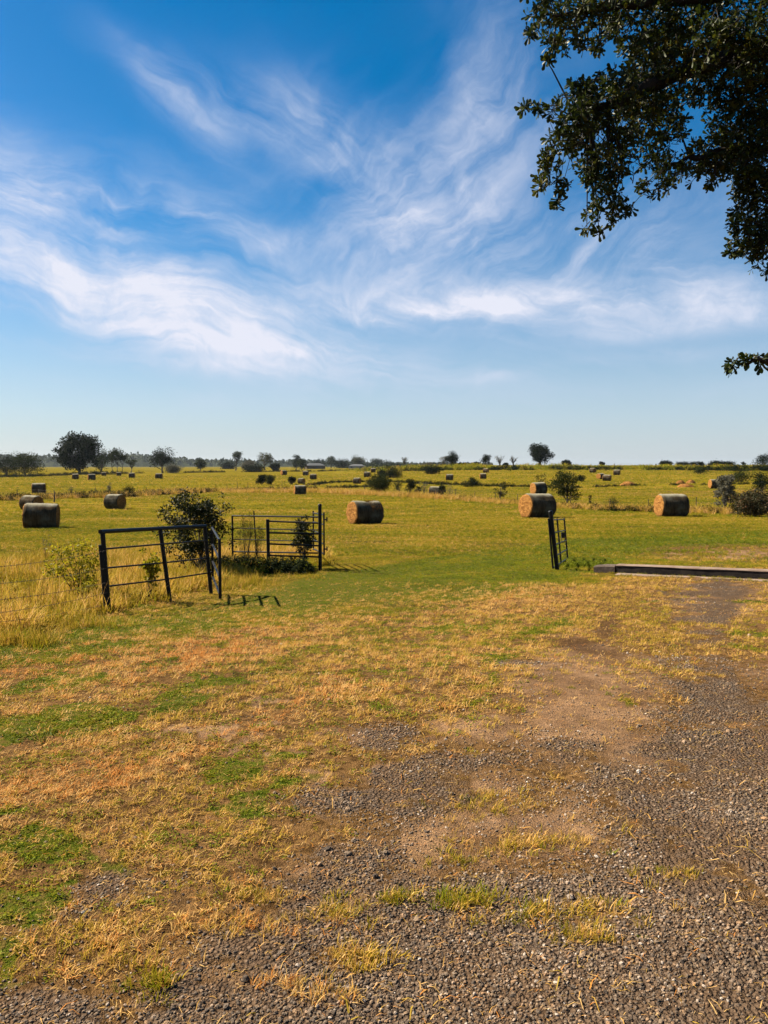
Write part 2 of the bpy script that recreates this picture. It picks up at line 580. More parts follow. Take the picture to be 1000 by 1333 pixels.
def ground_mat():
    m_, n = newmat('ground')
    pos = n.node('ShaderNodeNewGeometry').outputs['Position']
    mg, md, mc, ms = (attr(n, k) for k in ('gravel', 'dirt', 'green', 'straw'))
    fx = attr(n, 'far')
    n1 = n.noise(pos, .35, 5, .6)
    n2 = n.noise(pos, 2.3, 5, .65)
    n3 = n.noise(pos, 17, 4, .7)
    n4 = n.noise(pos, 90, 3, .7)
    mp = n.node('ShaderNodeMapping', ins={0: pos})
    mp.inputs['Scale'].default_value = (.012, .055, 1)
    band = n.noise(mp.outputs[0], 1.0, 6, .62)
    mp2 = n.node('ShaderNodeMapping', ins={0: pos})
    mp2.inputs['Scale'].default_value = (.10, .35, 1)
    band2 = n.noise(mp2.outputs[0], 1.0, 6, .7)
    # field turf
    f = n.m('ADD', n.m('MULTIPLY', band, .55), n.m('MULTIPLY', band2, .5))
    turf = n.ramp(f, [(.32, (.048, .050, .005)), (.45, (.105, .084, .006)), (.58, (.160, .116, .008)), (.74, (.24, .145, .028))])
    mp3 = n.node('ShaderNodeMapping', ins={0: pos})
    mp3.inputs['Scale'].default_value = (.22, .6, 1)
    mot = n.noise(mp3.outputs[0], 1.0, 6, .75)
    turf = n.mix(n.rng_(mot, .45, .62, 0, .9), turf, (.040, .038, .008))
    turf = n.mix(n.rng_(mot, .30, .44, .6, 0), turf, (.30, .20, .05))
    turf = n.mix(n.rng_(n3, .5, .75, 0, .5), turf, (.05, .05, .008))
    soil = n.mix(n.rng_(n3, .35, .65), (.030, .018, .010), (.11, .060, .026))
    strawc = n.mix(n.rng_(n3, .38, .68), (.055, .030, .012), (.22, .12, .042))
    strawc = n.mix(n.rng_(n2, .45, .75, 0, .5), strawc, (.12, .072, .036))
    greenc = n.mix(n.rng_(n3, .35, .65), (.035, .052, .006), (.085, .095, .009))
    base = turf
    base = n.mix(n.rng_(n.m('ADD', mc, n.m('MULTIPLY', n.m('SUBTRACT', n2, .5), .9)), .3, .75), base, greenc)
    base = n.mix(n.rng_(n.m('ADD', ms, n.m('MULTIPLY', n.m('SUBTRACT', n2, .5), .9)), .35, .62), base, strawc)
    base = n.mix(n.m('MULTIPLY', n.rng_(n3, .42, .62), n.rng_(fx, 0, 1, .65, 0)), base, soil)
    dirtc = n.mix(n.rng_(n2, .35, .7), (.13, .072, .036), (.28, .165, .088))
    dirtc = n.mix(n.rng_(n4, .42, .62, 0, .8), dirtc, (.085, .056, .038))
    dirtc = n.mix(n.rng_(n3, .52, .68, 0, .45), dirtc, (.075, .047, .030))
    base = n.mix(n.rng_(n.m('ADD', md, n.m('MULTIPLY', n.m('SUBTRACT', n2, .5), .8)), .3, .7), base, dirtc)
    vo = n.node('ShaderNodeTexVoronoi', ins={'Vector': pos, 'Scale': 62.0})
    vo2 = n.node('ShaderNodeTexVoronoi', ins={'Vector': pos, 'Scale': 150.0})
    gv = n.node('ShaderNodeSeparateColor', ins={0: vo.outputs['Color']}).outputs[0]
    grav = n.ramp(gv, [(0, (.030, .027, .026)), (.5, (.080, .067, .058)), (.85, (.15, .115, .088)), (1, (.30, .25, .21))])
    grav = n.mix(n.rng_(n2, .30, .60, .3, .9), grav, (.110, .068, .040))
    vd = n.rng_(vo.outputs['Distance'], .2, .75, 0, .45)
    gravf = n.rng_(n.m('ADD', mg, n.m('MULTIPLY', n.m('SUBTRACT', n.m('ADD', n2, n3), 1.0), 1.1)), .3, .7)
    base = n.mix(gravf, base, n.mix(vd, grav, (.040, .027, .019)))
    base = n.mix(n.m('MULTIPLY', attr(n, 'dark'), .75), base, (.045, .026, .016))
    hgt = n.m('ADD', n.m('MULTIPLY', n3, .5), n.m('ADD', n.m('MULTIPLY', n4, .3), n.m('MULTIPLY', vo.outputs['Distance'], n.m('MULTIPLY', gravf, -.5))))
    hgt = n.m('ADD', hgt, n.m('MULTIPLY', vo2.outputs['Distance'], -.12))
    b1 = n.bump(hgt, 1.0, .045)
    fl = n.m('ADD', n.m('MULTIPLY', band2, .6), n.m('MULTIPLY', n.noise(pos, 1.1, 5, .75), .6))
    b2 = n.bump(n.m('MULTIPLY', fl, fx), .55, .55, b1)
    return finish(m_, n, base, 1.0, .0, b2, alb=1.0)


M['ground'] = ground_mat()

# ------------------------------------------------------------------ what grows or lies where on the ground

def ell(px, py, cx, cy, rx, ry, ang=0):
    c, s_ = math.cos(R(ang)), math.sin(R(ang))
    dx, dy = px - cx, py - cy
    u = (dx * c + dy * s_) / rx; v = (-dx * s_ + dy * c) / ry
    return np.exp(-(u * u + v * v))


def zones(x, y):
    x = np.asarray(x, float); y = np.asarray(y, float)
    z = H(x, y, False)
    yf = np.maximum(y, 1.6)
    px, py = proj(x * yf / np.maximum(np.abs(y), .4) * np.where(y > 1.6, 1, .3) if False else x, yf, z)
    py = np.minimum(py, 1600)
    nz = (vnoise(x, y, .9, 21, 4, .6) - .5)
    nz2 = (vnoise(x, y, 2.6, 31, 3, .6) - .5)
    sc = np.clip((py - 640) / 400, .12, 1.3)
    nf = vnoise(x, y, 5.5, 37, 3, .6) - .5
    nl = vnoise(x * .8 + y * .15, y * 1.8, 1.5, 39, 4, .6) - .5
    # gravel lies right of a slanting edge
    Xb = np.interp(py, [780, 830, 860, 900, 940, 1000, 1050, 1100, 1150, 1200, 1250, 1333, 1600], [930, 850, 790, 735, 640, 510, 460, 400, 320, 245, 140, -10, -500])
    drive = sst((px - Xb) / (210 * sc) + nz * 4.2 + nz2 * 2.2, -.9, 1.1) * sst(py + nz * 90, 790, 880)
    bias = np.interp(py, [820, 900, 1000, 1100, 1170, 1333], [.02, .0, .0, .06, .22, .34])
    bias = bias + .30 * ell(px, py, 900, 870, 70, 35) + .22 * ell(px, py, 940, 1000, 160, 90) + .10 * ell(px, py, 560, 1010, 110, 40) - .22 * ell(px, py, 620, 1100, 240, 60) + .15 * ell(px, py, 860, 1120, 160, 60)
    cut = np.zeros_like(drive)
    for (cx, cy, rx, ry, k) in ((690, 1085, 85, 28, .7), (610, 1165, 60, 14, .5), (760, 1190, 80, 16, .5), (770, 905, 90, 60, .6), (640, 950, 70, 20, .4),
                                (470, 1170, 60, 26, .4), (330, 1180, 60, 28, .35), (270, 1262, 90, 26, .35), (440, 1240, 40, 18, .25), (650, 1020, 90, 18, .3), (330, 1120, 90, 20, .3)):
        cut = np.maximum(cut, k * ell(px, py, cx, cy, rx, ry))
    g = drive * sst(.60 + bias - cut + nl * .8 + nf * .55, .18, .86)
    g = np.maximum(g, .8 * sst(np.maximum(ell(px, py, 935, 790, 85, 70) * .82, ell(px, py, 720, 790, 50, 22) * .4) * 1.0 + nl * .9 + nf * .5, .35, .85))
    g = g * (1 - .95 * sst(ell(px, py, 990, 845, 48, 75) + nl * .6 + nf * .4, .25, .7))
    dirt = np.maximum.reduce([ell(px, py, 765, 905, 105, 75) * 1.1, ell(px, py, 640, 950, 110, 32) * .7, ell(px, py, 950, 719, 130, 13) * 1.2, ell(px, py, 840, 975, 80, 50) * .8,
                              ell(px, py, 700, 775, 60, 10) * .4, ell(px, py, 560, 715, 60, 6) * .3, ell(px, py, 940, 785, 110, 50) * .62, ell(px, py, 830, 725, 90, 5) * .3])
    dirt = np.maximum(dirt, drive * (1 - g) * (.70 + nl))
    dirt = np.maximum(dirt, .75 * sst(nl + nf * .7 + .25 * ell(px, py, 330, 950, 260, 90), .20, .38) * sst(py, 800, 900))
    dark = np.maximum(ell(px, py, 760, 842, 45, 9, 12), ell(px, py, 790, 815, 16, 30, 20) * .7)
    # fresh green
    yb = np.interp(px, [-200, 0, 100, 300, 500, 700, 790, 830, 1200], [880, 862, 850, 812, 790, 768, 745, 735, 735])
    yt = np.interp(px, [-200, 0, 140, 280, 420, 560, 740, 1000], [850, 835, 806, 782, 745, 726, 700, 690])
    green = sst(yb - py + nz * 60, -14, 22) * sst(py - yt, -6, 10)
    green = np.maximum(green, .75 * ell(px, py, 880, 708, 160, 12))
    pat = np.maximum.reduce([ell(px, py, 60, 950, 130, 35, -15), ell(px, py, 240, 905, 90, 22, -25), ell(px, py, 100, 885, 120, 20, -8) * .8, ell(px, py, 655, 868, 30, 32, 30), ell(px, py, 640, 890, 60, 22, -30) * .9,
                             ell(px, py, 590, 815, 60, 12) * .9, ell(px, py, 700, 820, 90, 10, -15) * .9, ell(px, py, 320, 1010, 70, 22) * .6, ell(px, py, 70, 1090, 120, 40) * .55, ell(px, py, 980, 830, 40, 60) * .6,
                             ell(px, py, 860, 790, 50, 10) * .3, ell(px, py, 30, 1190, 60, 40) * .7, ell(px, py, 420, 930, 60, 20) * .5, ell(px, py, 330, 1050, 90, 20) * .5])
    leftw = sst(560 - px, -60, 260) * sst(py, 860, 900) * sst(1240 - py, 0, 140)
    green = np.maximum(green, sst(pat * .75 + nl * 1.5 + nf * .8 + leftw * .13, .38, .66) * (1 - drive * .8))
    green = np.maximum(green, .9 * sst(nl + nf * .8, .25, .36) * sst(py, 780, 860) * (1 - drive))
    # straw-coloured and rusty dry grass
    straw = sst(py - yb, -18, 30) * (1 - green)
    yel = np.maximum(ell(px, py, 850, 795, 90, 40), ell(px, py, 985, 850, 35, 60) * .8)
    straw = np.maximum(straw, .9 * ell(px, py, 950, 719, 140, 14))
    straw = np.maximum(straw, np.maximum(ell(px, py, 880, 643, 130, 8), ell(px, py, 980, 641, 70, 11)) * (.5 + nz))
    rust = np.maximum.reduce([ell(px, py, 60, 865, 160, 26, -8), ell(px, py, 250, 855, 130, 25, -14), ell(px, py, 350, 940, 130, 22, -25) * .9, ell(px, py, 30, 1010, 80, 60) * .5, ell(px, py, 150, 1010, 60, 22, -20) * .9,
                              ell(px, py, 300, 1195, 110, 22, -25) * .8, ell(px, py, 640, 780, 60, 16) * .4])
    # tufts left of the fence are golden
    far = sst(np.hypot(x, y), 14, 60)
    return dict(drive=drive, gravel=g, dirt=dirt * (1 - green * .7), green=green, straw=straw, yel=yel, rust=rust, dark=dark, far=far, px=px, py=py)


# ------------------------------------------------------------------ the ground sheet
th = np.concatenate([np.arange(-40, 40, .2), np.arange(40, 320, 2.5)])
th = R(1) * th
rr = np.concatenate([[.35], np.exp(np.arange(math.log(.6), math.log(6500), .0162))])
TT, RR = np.meshgrid(th, rr)
gx, gy = RR * np.sin(TT), RR * np.cos(TT)
gz = H(gx, gy)
b = MB()
k, m = gx.shape
V = np.stack([gx, gy, gz], -1)
idx = np.arange(k * m).reshape(k, m)
nx = np.roll(idx, -1, 1)
q = np.stack([idx[:-1], idx[1:], nx[1:], nx[:-1]], -1).reshape(-1, 4)
Vall = np.vstack([V.reshape(-1, 3), [[0, 0, float(H(0, 0))]]])
b.add(Vall, q)
b.f.setdefault((3, 0), []).append(np.stack([idx[0], nx[0], np.full(m, k * m)], -1))
ground = b.build('ground', M['ground'], smooth=True)
tag(ground, kind='structure')
Z = zones(Vall[:, 0], Vall[:, 1])
for key in ('gravel', 'dirt', 'green', 'straw', 'dark', 'far'):
    a_ = ground.data.attributes.new(key, 'FLOAT', 'POINT')
    a_.data.foreach_set('value', Z[key].astype(np.float32))

# ------------------------------------------------------------------ ground cover: scattered small meshes
PROTO = bpy.data.collections.new('ground_cover_pieces')


def blades(n, length, width, spread, curl, seed, tall=1.0, flat=0.0):
    r_ = np.random.default_rng(seed)
    b_ = MB()
    for i in range(n):
        a = r_.uniform(0, 2 * math.pi)
        L = length * r_.uniform(.45, 1.15); wd = width * r_.uniform(.7, 1.3)
        d0 = np.array([math.cos(a), math.sin(a), 0])
        s_ = np.array([-d0[1], d0[0], 0])
        p0 = d0 * r_.uniform(0, spread * .5) + np.array([r_.normal() * spread * .35, r_.normal() * spread * .35, 0])
        lean = r_.uniform(.1, 1.0) * curl + flat
        pts = []
        for t in (0, .4, .75, 1):
            el_ = math.pi / 2 - lean * (.4 + t * .9)
            pts.append(p0 + d0 * L * t * math.cos(max(el_, -.1)) + np.array([0, 0, max(.001, L * t * math.sin(max(el_, .02)) * tall)]))
        ws = (wd, wd * .85, wd * .5, 0.0006)
        vs = []
        for p, ww in zip(pts, ws):
            vs += [p - s_ * ww / 2, p + s_ * ww / 2]
        b_.add(vs, [(0, 1, 3, 2), (2, 3, 5, 4), (4, 5, 7, 6)])
    return b_


def rosette(n, r, leaf, seed, h=.03):
    r_ = np.random.default_rng(seed)
    b_ = MB()
    for i in range(n):
        a = r_.uniform(0, 2 * math.pi); rad = r * math.sqrt(r_.uniform(0, 1))
        c = np.array([math.cos(a) * rad, math.sin(a) * rad, h * r_.uniform(.3, 1.2) * (1.15 - rad / r)])
        nrm = np.array([r_.normal() * .45, r_.normal() * .45, 1]); nrm /= np.linalg.norm(nrm)
        u = np.cross(nrm, [math.sin(a * 3 + i), math.cos(a * 3 + i), 0]); u /= np.linalg.norm(u)
        v = np.cross(nrm, u)
        L = leaf * r_.uniform(.6, 1.3); ww = L * r_.uniform(.35, .6)
        b_.add([c - u * L / 2, c - v * ww / 2 + nrm * L * .1, c + u * L / 2, c + v * ww / 2 + nrm * L * .1], [(0, 1, 2), (0, 2, 3)])
    return b_


def pebble(seed, mat_):
    r_ = np.random.default_rng(seed)
    b_ = MB()
    rings = []
    sq = r_.uniform(.55, .85); el_ = r_.uniform(.8, 1.5)
    off = r_.uniform(-.18, .18, (5, 7))
    for j, ph in enumerate(np.linspace(-1.25, 1.25, 5)):
        aa = np.linspace(0, 2 * math.pi, 7, endpoint=False)
        r0 = math.cos(ph) ** .7
        rr_ = r0 * (1 + off[j])
        rings.append(np.stack([rr_ * np.cos(aa) * el_, rr_ * np.sin(aa), np.full(7, math.sin(ph) * sq)], -1))
    b_.quadloop(np.array(rings) * .5)
    return b_


def proto_col(name, builders, mat_, smooth=False):
    c = bpy.data.collections.new(name)
    for i, b_ in enumerate(builders):
        o = b_.build(name + '_piece', mat_, link=False, smooth=smooth)
        c.objects.link(o)
    return c


PC = dict(
    dry=proto_col('dry_grass', [blades(13, .055, .0042, .05, 1.15, s_, flat=.25) for s_ in range(5)], M['grass']),
    turf=proto_col('turf', [blades(15, .075, .005, .06, .9, 20 + s_) for s_ in range(5)], M['grass']),
    clover=proto_col('clover', [rosette(20, .055, .020, 40 + s_) for s_ in range(5)], M['clover']),
    field=proto_col('field_grass', [blades(20, .16, .012, .16, .9, 60 + s_) for s_ in range(5)], M['grass']),
    weed=proto_col('tall_weeds', [blades(16, .55, .018, .22, .7, 80 + s_) for s_ in range(5)], M['grass']),
    brush=proto_col('brush', [rosette(150, .55, .16, 170 + s_, .75) for s_ in range(5)], M['far_dark']),
    scrub=proto_col('scrub', [rosette(80, .35, .11, 100 + s_, .36) for s_ in range(5)], M['clover']),
    straw=proto_col('straw', [blades(2, .055, .0026, .04, .2, 120 + s_, flat=1.35) for s_ in range(5)], M['grass']),
    stone=proto_col('stones', [pebble(140 + s_, None) for s_ in range(7)], M['stone']),
)


def gn_group(name, pcol):
    g = bpy.data.node_groups.new(name, 'GeometryNodeTree')
    g.interface.new_socket('Geometry', in_out='INPUT', socket_type='NodeSocketGeometry')
    g.interface.new_socket('Geometry', in_out='OUTPUT', socket_type='NodeSocketGeometry')
    nd = g.nodes
    gi, go = nd.new('NodeGroupInput'), nd.new('NodeGroupOutput')
    ci = nd.new('GeometryNodeCollectionInfo')
    ci.inputs['Collection'].default_value = pcol
    ci.inputs['Separate Children'].default_value = True
    ci.inputs['Reset Children'].default_value = True
    ip = nd.new('GeometryNodeInstanceOnPoints')
    ip.inputs['Pick Instance'].default_value = True
    def na(nm, t):
        a = nd.new('GeometryNodeInputNamedAttribute')
        a.data_type = t
        a.inputs['Name'].default_value = nm
        return next(o for o in a.outputs if o.enabled and o.name == 'Attribute')
    L = g.links.new
    L(gi.outputs[0], ip.inputs['Points'])
    L(ci.outputs[0], ip.inputs['Instance'])
    L(na('pick', 'INT'), ip.inputs['Instance Index'])
    L(na('rot', 'FLOAT_VECTOR'), ip.inputs['Rotation'])
    L(na('scl', 'FLOAT_VECTOR'), ip.inputs['Scale'])
    L(ip.outputs[0], go.inputs[0])
    return g


def scatter(name, label, cat, pc, P, scl, tint, tilt=.12, zscl=None):
    nP = len(P)
    me = bpy.data.meshes.new(name)
    me.vertices.add(nP)
    me.vertices.foreach_set('co', P.astype(np.float32).ravel())
    rot = np.stack([rng.normal(0, tilt, nP), rng.normal(0, tilt, nP), rng.uniform(0, 6.283, nP)], -1)
    S = np.repeat(scl[:, None], 3, 1)
    if zscl is not None:
        S[:, 2] *= zscl
    for nm, t, dat, fld in (('rot', 'FLOAT_VECTOR', rot, 'vector'), ('scl', 'FLOAT_VECTOR', S, 'vector'), ('tint', 'FLOAT', tint, 'value')):
        a = me.attributes.new(nm, t, 'POINT')
        a.data.foreach_set(fld, np.asarray(dat, np.float32).ravel())
    a = me.attributes.new('pick', 'INT', 'POINT')
    a.data.foreach_set('value', rng.integers(0, 50, nP).astype(np.int32) % len(PC[pc].objects))
    o = bpy.data.objects.new(name, me)
    COL.objects.link(o)
    md_ = o.modifiers.new('scatter', 'NODES')
    md_.node_group = gn_group(name + '_nodes', PC[pc])
    return tag(o, label, cat, kind='stuff')


HALF = R(40)


def sector(r0, r1, dens_):
    area = HALF * (r1 * r1 - r0 * r0)
    n_ = int(area * dens_)
    r_ = np.sqrt(rng.uniform(r0 * r0, r1 * r1, n_)); a = rng.uniform(-HALF, HALF, n_)
    return r_ * np.sin(a), r_ * np.cos(a)


def P3(x, y, dz=0):
    return np.stack([x, y, H(x, y) + dz], -1)


# kept clear of ground cover: concrete curb on the right
CA, CB = at(792, 745), at(1030, 757)


def clear(x, y):
    d_ = np.array([CB.x - CA.x, CB.y - CA.y]); L_ = np.hypot(*d_); d_ /= L_
    t = (x - CA.x) * d_[0] + (y - CA.y) * d_[1]
    s_ = -(x - CA.x) * d_[1] + (y - CA.y) * d_[0]
    return ~((t > -.1) & (t < 9) & (s_ > -.72) & (s_ < .32))


parts_ = {'dry': [], 'turf': [], 'clover': [], 'field': [], 'weed': [], 'straw': [], 'stone': []}


def put(key, x, y, s_, t, dz=0, zs=None):
    zq = .55 if key == 'turf' and zs is None else (1.0 if zs is None else zs)
    parts_[key].append((x, y, s_, np.clip(t, 0, 1), np.full(len(x), dz) if np.isscalar(dz) else dz, np.full(len(x), zq)))


for (r0, r1, dn_, sc) in ((1.1, 5, 780, .70), (5, 10, 430, .92), (10, 23, 210, 1.15)):
    x, y = sector(r0, r1, dn_)
    ok = clear(x, y)
    x, y = x[ok], y[ok]
    z = zones(x, y)
    u = rng.uniform(0, 1, len(x))
    n_ = vnoise(x, y, 1.3, 51, 3) - .5
    bare = np.clip(z['gravel'] * 1.2 + z['dirt'] * .9 + z['dark'] + z['drive'] * .45, 0, 1)
    bare = np.where(sst(vnoise(x, y, 3.1, 55, 3), .56, .66) > u * .8, np.maximum(bare, .55), bare)
    live = u > bare
    isg = live & (rng.uniform(0, 1, len(x)) < z['green'] * .95 * sst(vnoise(x, y, 6, 57, 3), .32, .52) + (.10 + .8 * sst(vnoise(x, y * 1.3, 3.4, 59, 3), .52, .60)) * (1 - z['drive']) * (z['py'] > 790) * sst(1250 - z['px'] - z['py'] * .35, 0, 400))
    clv = isg & (rng.uniform(0, 1, len(x)) < np.where(z['py'] > 790, .75, .45))
    fldz = live & ~isg & (z['straw'] < .5) & (z['py'] < 760)
    tuf = (isg & ~clv) | (live & ~isg & (z['yel'] > .4) & (rng.uniform(0, 1, len(x)) < .6)) | fldz
    dry = live & ~isg & ~tuf
    low_ = 1 - .55 * ell(z['px'], z['py'], 400, 765, 150, 30)
    def ssz(mk, a, b_):
        return sc * rng.uniform(a, b_, mk.sum()) * low_[mk]
    put('clover', x[clv], y[clv], ssz(clv, .5, 1.15), .20 + .5 * n_[clv] + rng.normal(0, .07, clv.sum()))
    tt = np.where(z['green'] > .5, .24, .42) + n_ * .7 + z['straw'] * .15 + z['yel'] * .10
    put('turf', x[tuf], y[tuf], ssz(tuf, .4, 1.0), tt[tuf] + rng.normal(0, .10, tuf.sum()))
    td = .70 + n_ * .3 + z['rust'] * .38 - z['yel'] * .22
    put('dry', x[dry], y[dry], ssz(dry, .5, 1.3), td[dry] + rng.normal(0, .13, dry.sum()))

# a few blades everywhere near, also on the gravel
for (r0, r1, dn_) in ((1.1, 6, 260), (6, 14, 100)):
    x, y = sector(r0, r1, dn_)
    put('straw', x, y, rng.uniform(.4, 1.0, len(x)) + .8 * (rng.uniform(0, 1, len(x)) < .05), rng.normal(.82, .14, len(x)), .004)
# tufts standing in the gravel
for (cx, cy, rx, ry, n_, t_, s_) in ((735, 1185, 70, 12, 60, .5, 1.5), (610, 1165, 28, 10, 50, .38, 1.7), (470, 1240, 26, 14, 45, .6, 1.5), (445, 1180, 40, 14, 40, .55, 1.4), (520, 1165, 16, 6, 30, .42, 1.5), (200, 1270, 24, 16, 30, .35, 1.5),
                                     (640, 1050, 60, 16, 70, .6, 1.4), (340, 1160, 40, 8, 34, .6, 1.3), (600, 1115, 20, 9, 26, .4, 1.4), (690, 1100, 60, 12, 70, .62, 1.4), (875, 1140, 40, 8, 30, .5, 1.2), (300, 1200, 60, 12, 60, .85, 1.3),
                                     (770, 1215, 40, 10, 40, .55, 1.5), (430, 1290, 40, 10, 20, .8, 1.4), (130, 1230, 50, 30, 60, .7, 1.3), (380, 1270, 40, 10, 20, .85, 1.2), (560, 1200, 60, 10, 14, .8, 1.2)):
    n_ = int(n_ * .8)
    pts = [at(cx + rng.normal() * rx * .8, min(cy + rng.normal() * ry * .6, 1330)) for _ in range(n_)]
    x = np.array([p.x for p in pts]); y = np.array([p.y for p in pts])
    put('turf', x, y, rng.uniform(.22, .55, n_) * s_, t_ + rng.normal(0, .17, n_), 0, .85)
for (r0, r1, dn_, sc) in ((23, 60, 42, .60), (60, 150, 5, 1.1), (150, 330, .5, 2.2)):
    x, y = sector(r0, r1, dn_)
    z = zones(x, y)
    n_ = vnoise(x, y * 2.5, .11, 53, 4) - .5
    n5 = vnoise(x, y, .6, 54, 2) - .5
    keep = rng.uniform(0, 1, len(x)) > z['dirt'] * .7
    x, y, n_, n5 = x[keep], y[keep], n_[keep], n5[keep]
    gr = z['green'][keep]
    put('field', x, y, sc * rng.uniform(.5, 1.1, len(x)) * (1 + n5 * .6), .44 - gr * .12 + n_ * .70 + n5 * .2 + rng.normal(0, .09, len(x)) - .30 * (rng.uniform(0, 1, len(x)) < .24 + n5 * .5) + .30 * (rng.uniform(0, 1, len(x)) < .10 - n5 * .4), -.01)

# golden weeds in the rough strip behind the pipe fence
x = rng.uniform(-13, -1.5, 15000); y = rng.uniform(9, 24, 15000)
px_, py_ = proj(x, y, H(x, y, False))
line = np.interp(px_, [-300, 0, 140, 222, 275, 330, 420], [880, 838, 801, 783, 766, 750, 739])
ok = (py_ < line - 2) & (py_ > np.interp(px_, [-300, 0, 140, 280, 420], [742, 732, 712, 715, 722])) & (px_ < 425)
ok &= rng.uniform(0, 1, len(x)) < sst(vnoise(x, y, .5, 77, 3), .22, .55) + .15
x, y, py_, px_ = x[ok], y[ok], py_[ok], px_[ok]
nn = vnoise(x, y, .7, 78, 3) - .5
edge = sst(py_, 740, 800)
put('weed', x, y, rng.uniform(.35, 1.05, len(x)) * (.72 + nn), .56 + nn * .5 + rng.normal(0, .10, len(x)))
pk = rng.uniform(0, 1, len(x)) < .5
put('clover', x[~pk], y[~pk] - .05, rng.uniform(2, 4.5, (~pk).sum()), .50 + nn[~pk] * .5 + rng.normal(0, .1, (~pk).sum()))
put('field', x[pk] + .1, y[pk] + .07, rng.uniform(.7, 1.6, pk.sum()), .50 + nn[pk] * .4 + rng.normal(0, .08, pk.sum()))

for (cx, cy, rx, ry, n_, sz) in ((318, 758, 26, 6, 130, .42), (400, 752, 30, 3, 60, .22), (296, 765, 10, 3, 30, .4), (20, 838, 40, 5, 120, .45), (90, 815, 40, 5, 120, .4)):
    pts = [at(cx + rng.normal() * rx * .7, cy + rng.normal() * ry * .7) for _ in range(n_)]
    x = np.array([p.x for p in pts]); y = np.array([p.y for p in pts])
    put('weed', x, y, rng.uniform(.4, 1.0, n_) * sz, rng.normal(.52, .12, n_))

_d = np.array([CB.x - CA.x, CB.y - CA.y]); _d /= np.hypot(*_d)
for (off, n_, spread, sz) in ((-.035, 260, .02, .7), (-.40, 300, .05, .8), (.36, 260, .05, 1.3)):
    t_ = 7.3 * rng.uniform(0, 1, n_) ** 1.2
    x = CA.x + _d[0] * t_ - _d[1] * (off + rng.normal(0, spread, n_)); y = CA.y + _d[1] * t_ + _d[0] * (off + rng.normal(0, spread, n_))
    ok = vnoise(x, y, 2.0, 66, 2) > .42
    put('turf', x[ok], y[ok], sz * rng.uniform(.4, 1.2, ok.sum()), rng.normal(.38, .12, ok.sum()), 0, 1)

for (r0, r1, dn_, lo, hi) in ((1.1, 4.2, 8200, .0045, .0135), (4.2, 8, 3000, .007, .017), (8, 17, 520, .010, .022)):
    x, y = sector(r0, r1, dn_)
    z = zones(x, y)
    pr = np.clip(z['gravel'] * (1 - z['dirt'] * .6) + z['drive'] * .16 + .04 * (z['py'] > 830), 0, 1) * (.12 + .95 * sst(vnoise(x, y, 2.3, 91, 4), .36, .60))
    ok = (rng.uniform(0, 1, len(x)) < pr) & clear(x, y)
    x, y = x[ok], y[ok]
    s_ = lo + (hi - lo) * rng.uniform(0, 1, len(x)) ** 2.2
    big = rng.uniform(0, 1, len(x)) < .012
    s_ = np.where(big, s_ * 2.2, s_)
    t_ = np.clip(rng.beta(1.9, 1.9, len(x)) + (vnoise(x, y, .8, 93, 2) - .5) * .5, 0, 1)
    put('stone', x, y, s_, t_, 0)

LAB = dict(dry=('dry_grass', 'short dry straw coloured grass covering the foreground bank', 'grass'), turf=('green_grass', 'short green and yellow grass between the drive and the gates', 'grass'),
           clover=('ground_cover_weeds', 'low broad leaved green weeds in patches of the mown verge', 'weeds'), field=('field_grass', 'yellow green grass of the hay field', 'grass'),
           weed=('tall_weeds', 'golden knee high weeds behind the black pipe fence', 'weeds'), straw=('loose_straw', 'loose dry stalks strewn over the ground', 'straw'),
           stone=('gravel', 'grey gravel stones of the driveway', 'gravel'))
for key, lst in parts_.items():
    x, y, s_, t_, dz, zq = (np.concatenate([q[i] for q in lst]) for i in range(6))
    if key == 'stone':
        dz = dz + s_ * .12
    scatter(*LAB[key], key, P3(x, y, dz), s_, t_, tilt=.4 if key == 'stone' else .15, zscl=zq)

# scrub growing along the field boundaries
def strip(name, label, pts, n_, width, s0, s1, t0, key='scrub', gap=.3, zs=None, seed=1):
    P = [at(*p) for p in pts]
    L_ = np.linspace(0, len(P) - 1, n_)
    L_ = L_ + rng.normal(0, .004 * len(P), n_)
    L_ = np.clip(L_, 0, len(P) - 1.001)
    i = L_.astype(int); f_ = L_ - i
    ax = np.array([p.x for p in P]); ay = np.array([p.y for p in P])
    x = ax[i] * (1 - f_) + ax[np.minimum(i + 1, len(P) - 1)] * f_
    y = ay[i] * (1 - f_) + ay[np.minimum(i + 1, len(P) - 1)] * f_ + rng.normal(0, width, n_)
    x = x + rng.normal(0, width, n_)
    g_ = vnoise(x, y * .3, .08, 200 + seed, 3)
    ok_ = g_ > gap
    x, y, g_ = x[ok_], y[ok_], g_[ok_]
    scatter(name, label, 'scrub', key, P3(x, y, -.03), rng.uniform(s0, s1, len(x)) * (.5 + 1.1 * g_), np.clip(t0 + rng.normal(0, .13, len(x)), 0, 1), .1, zs)


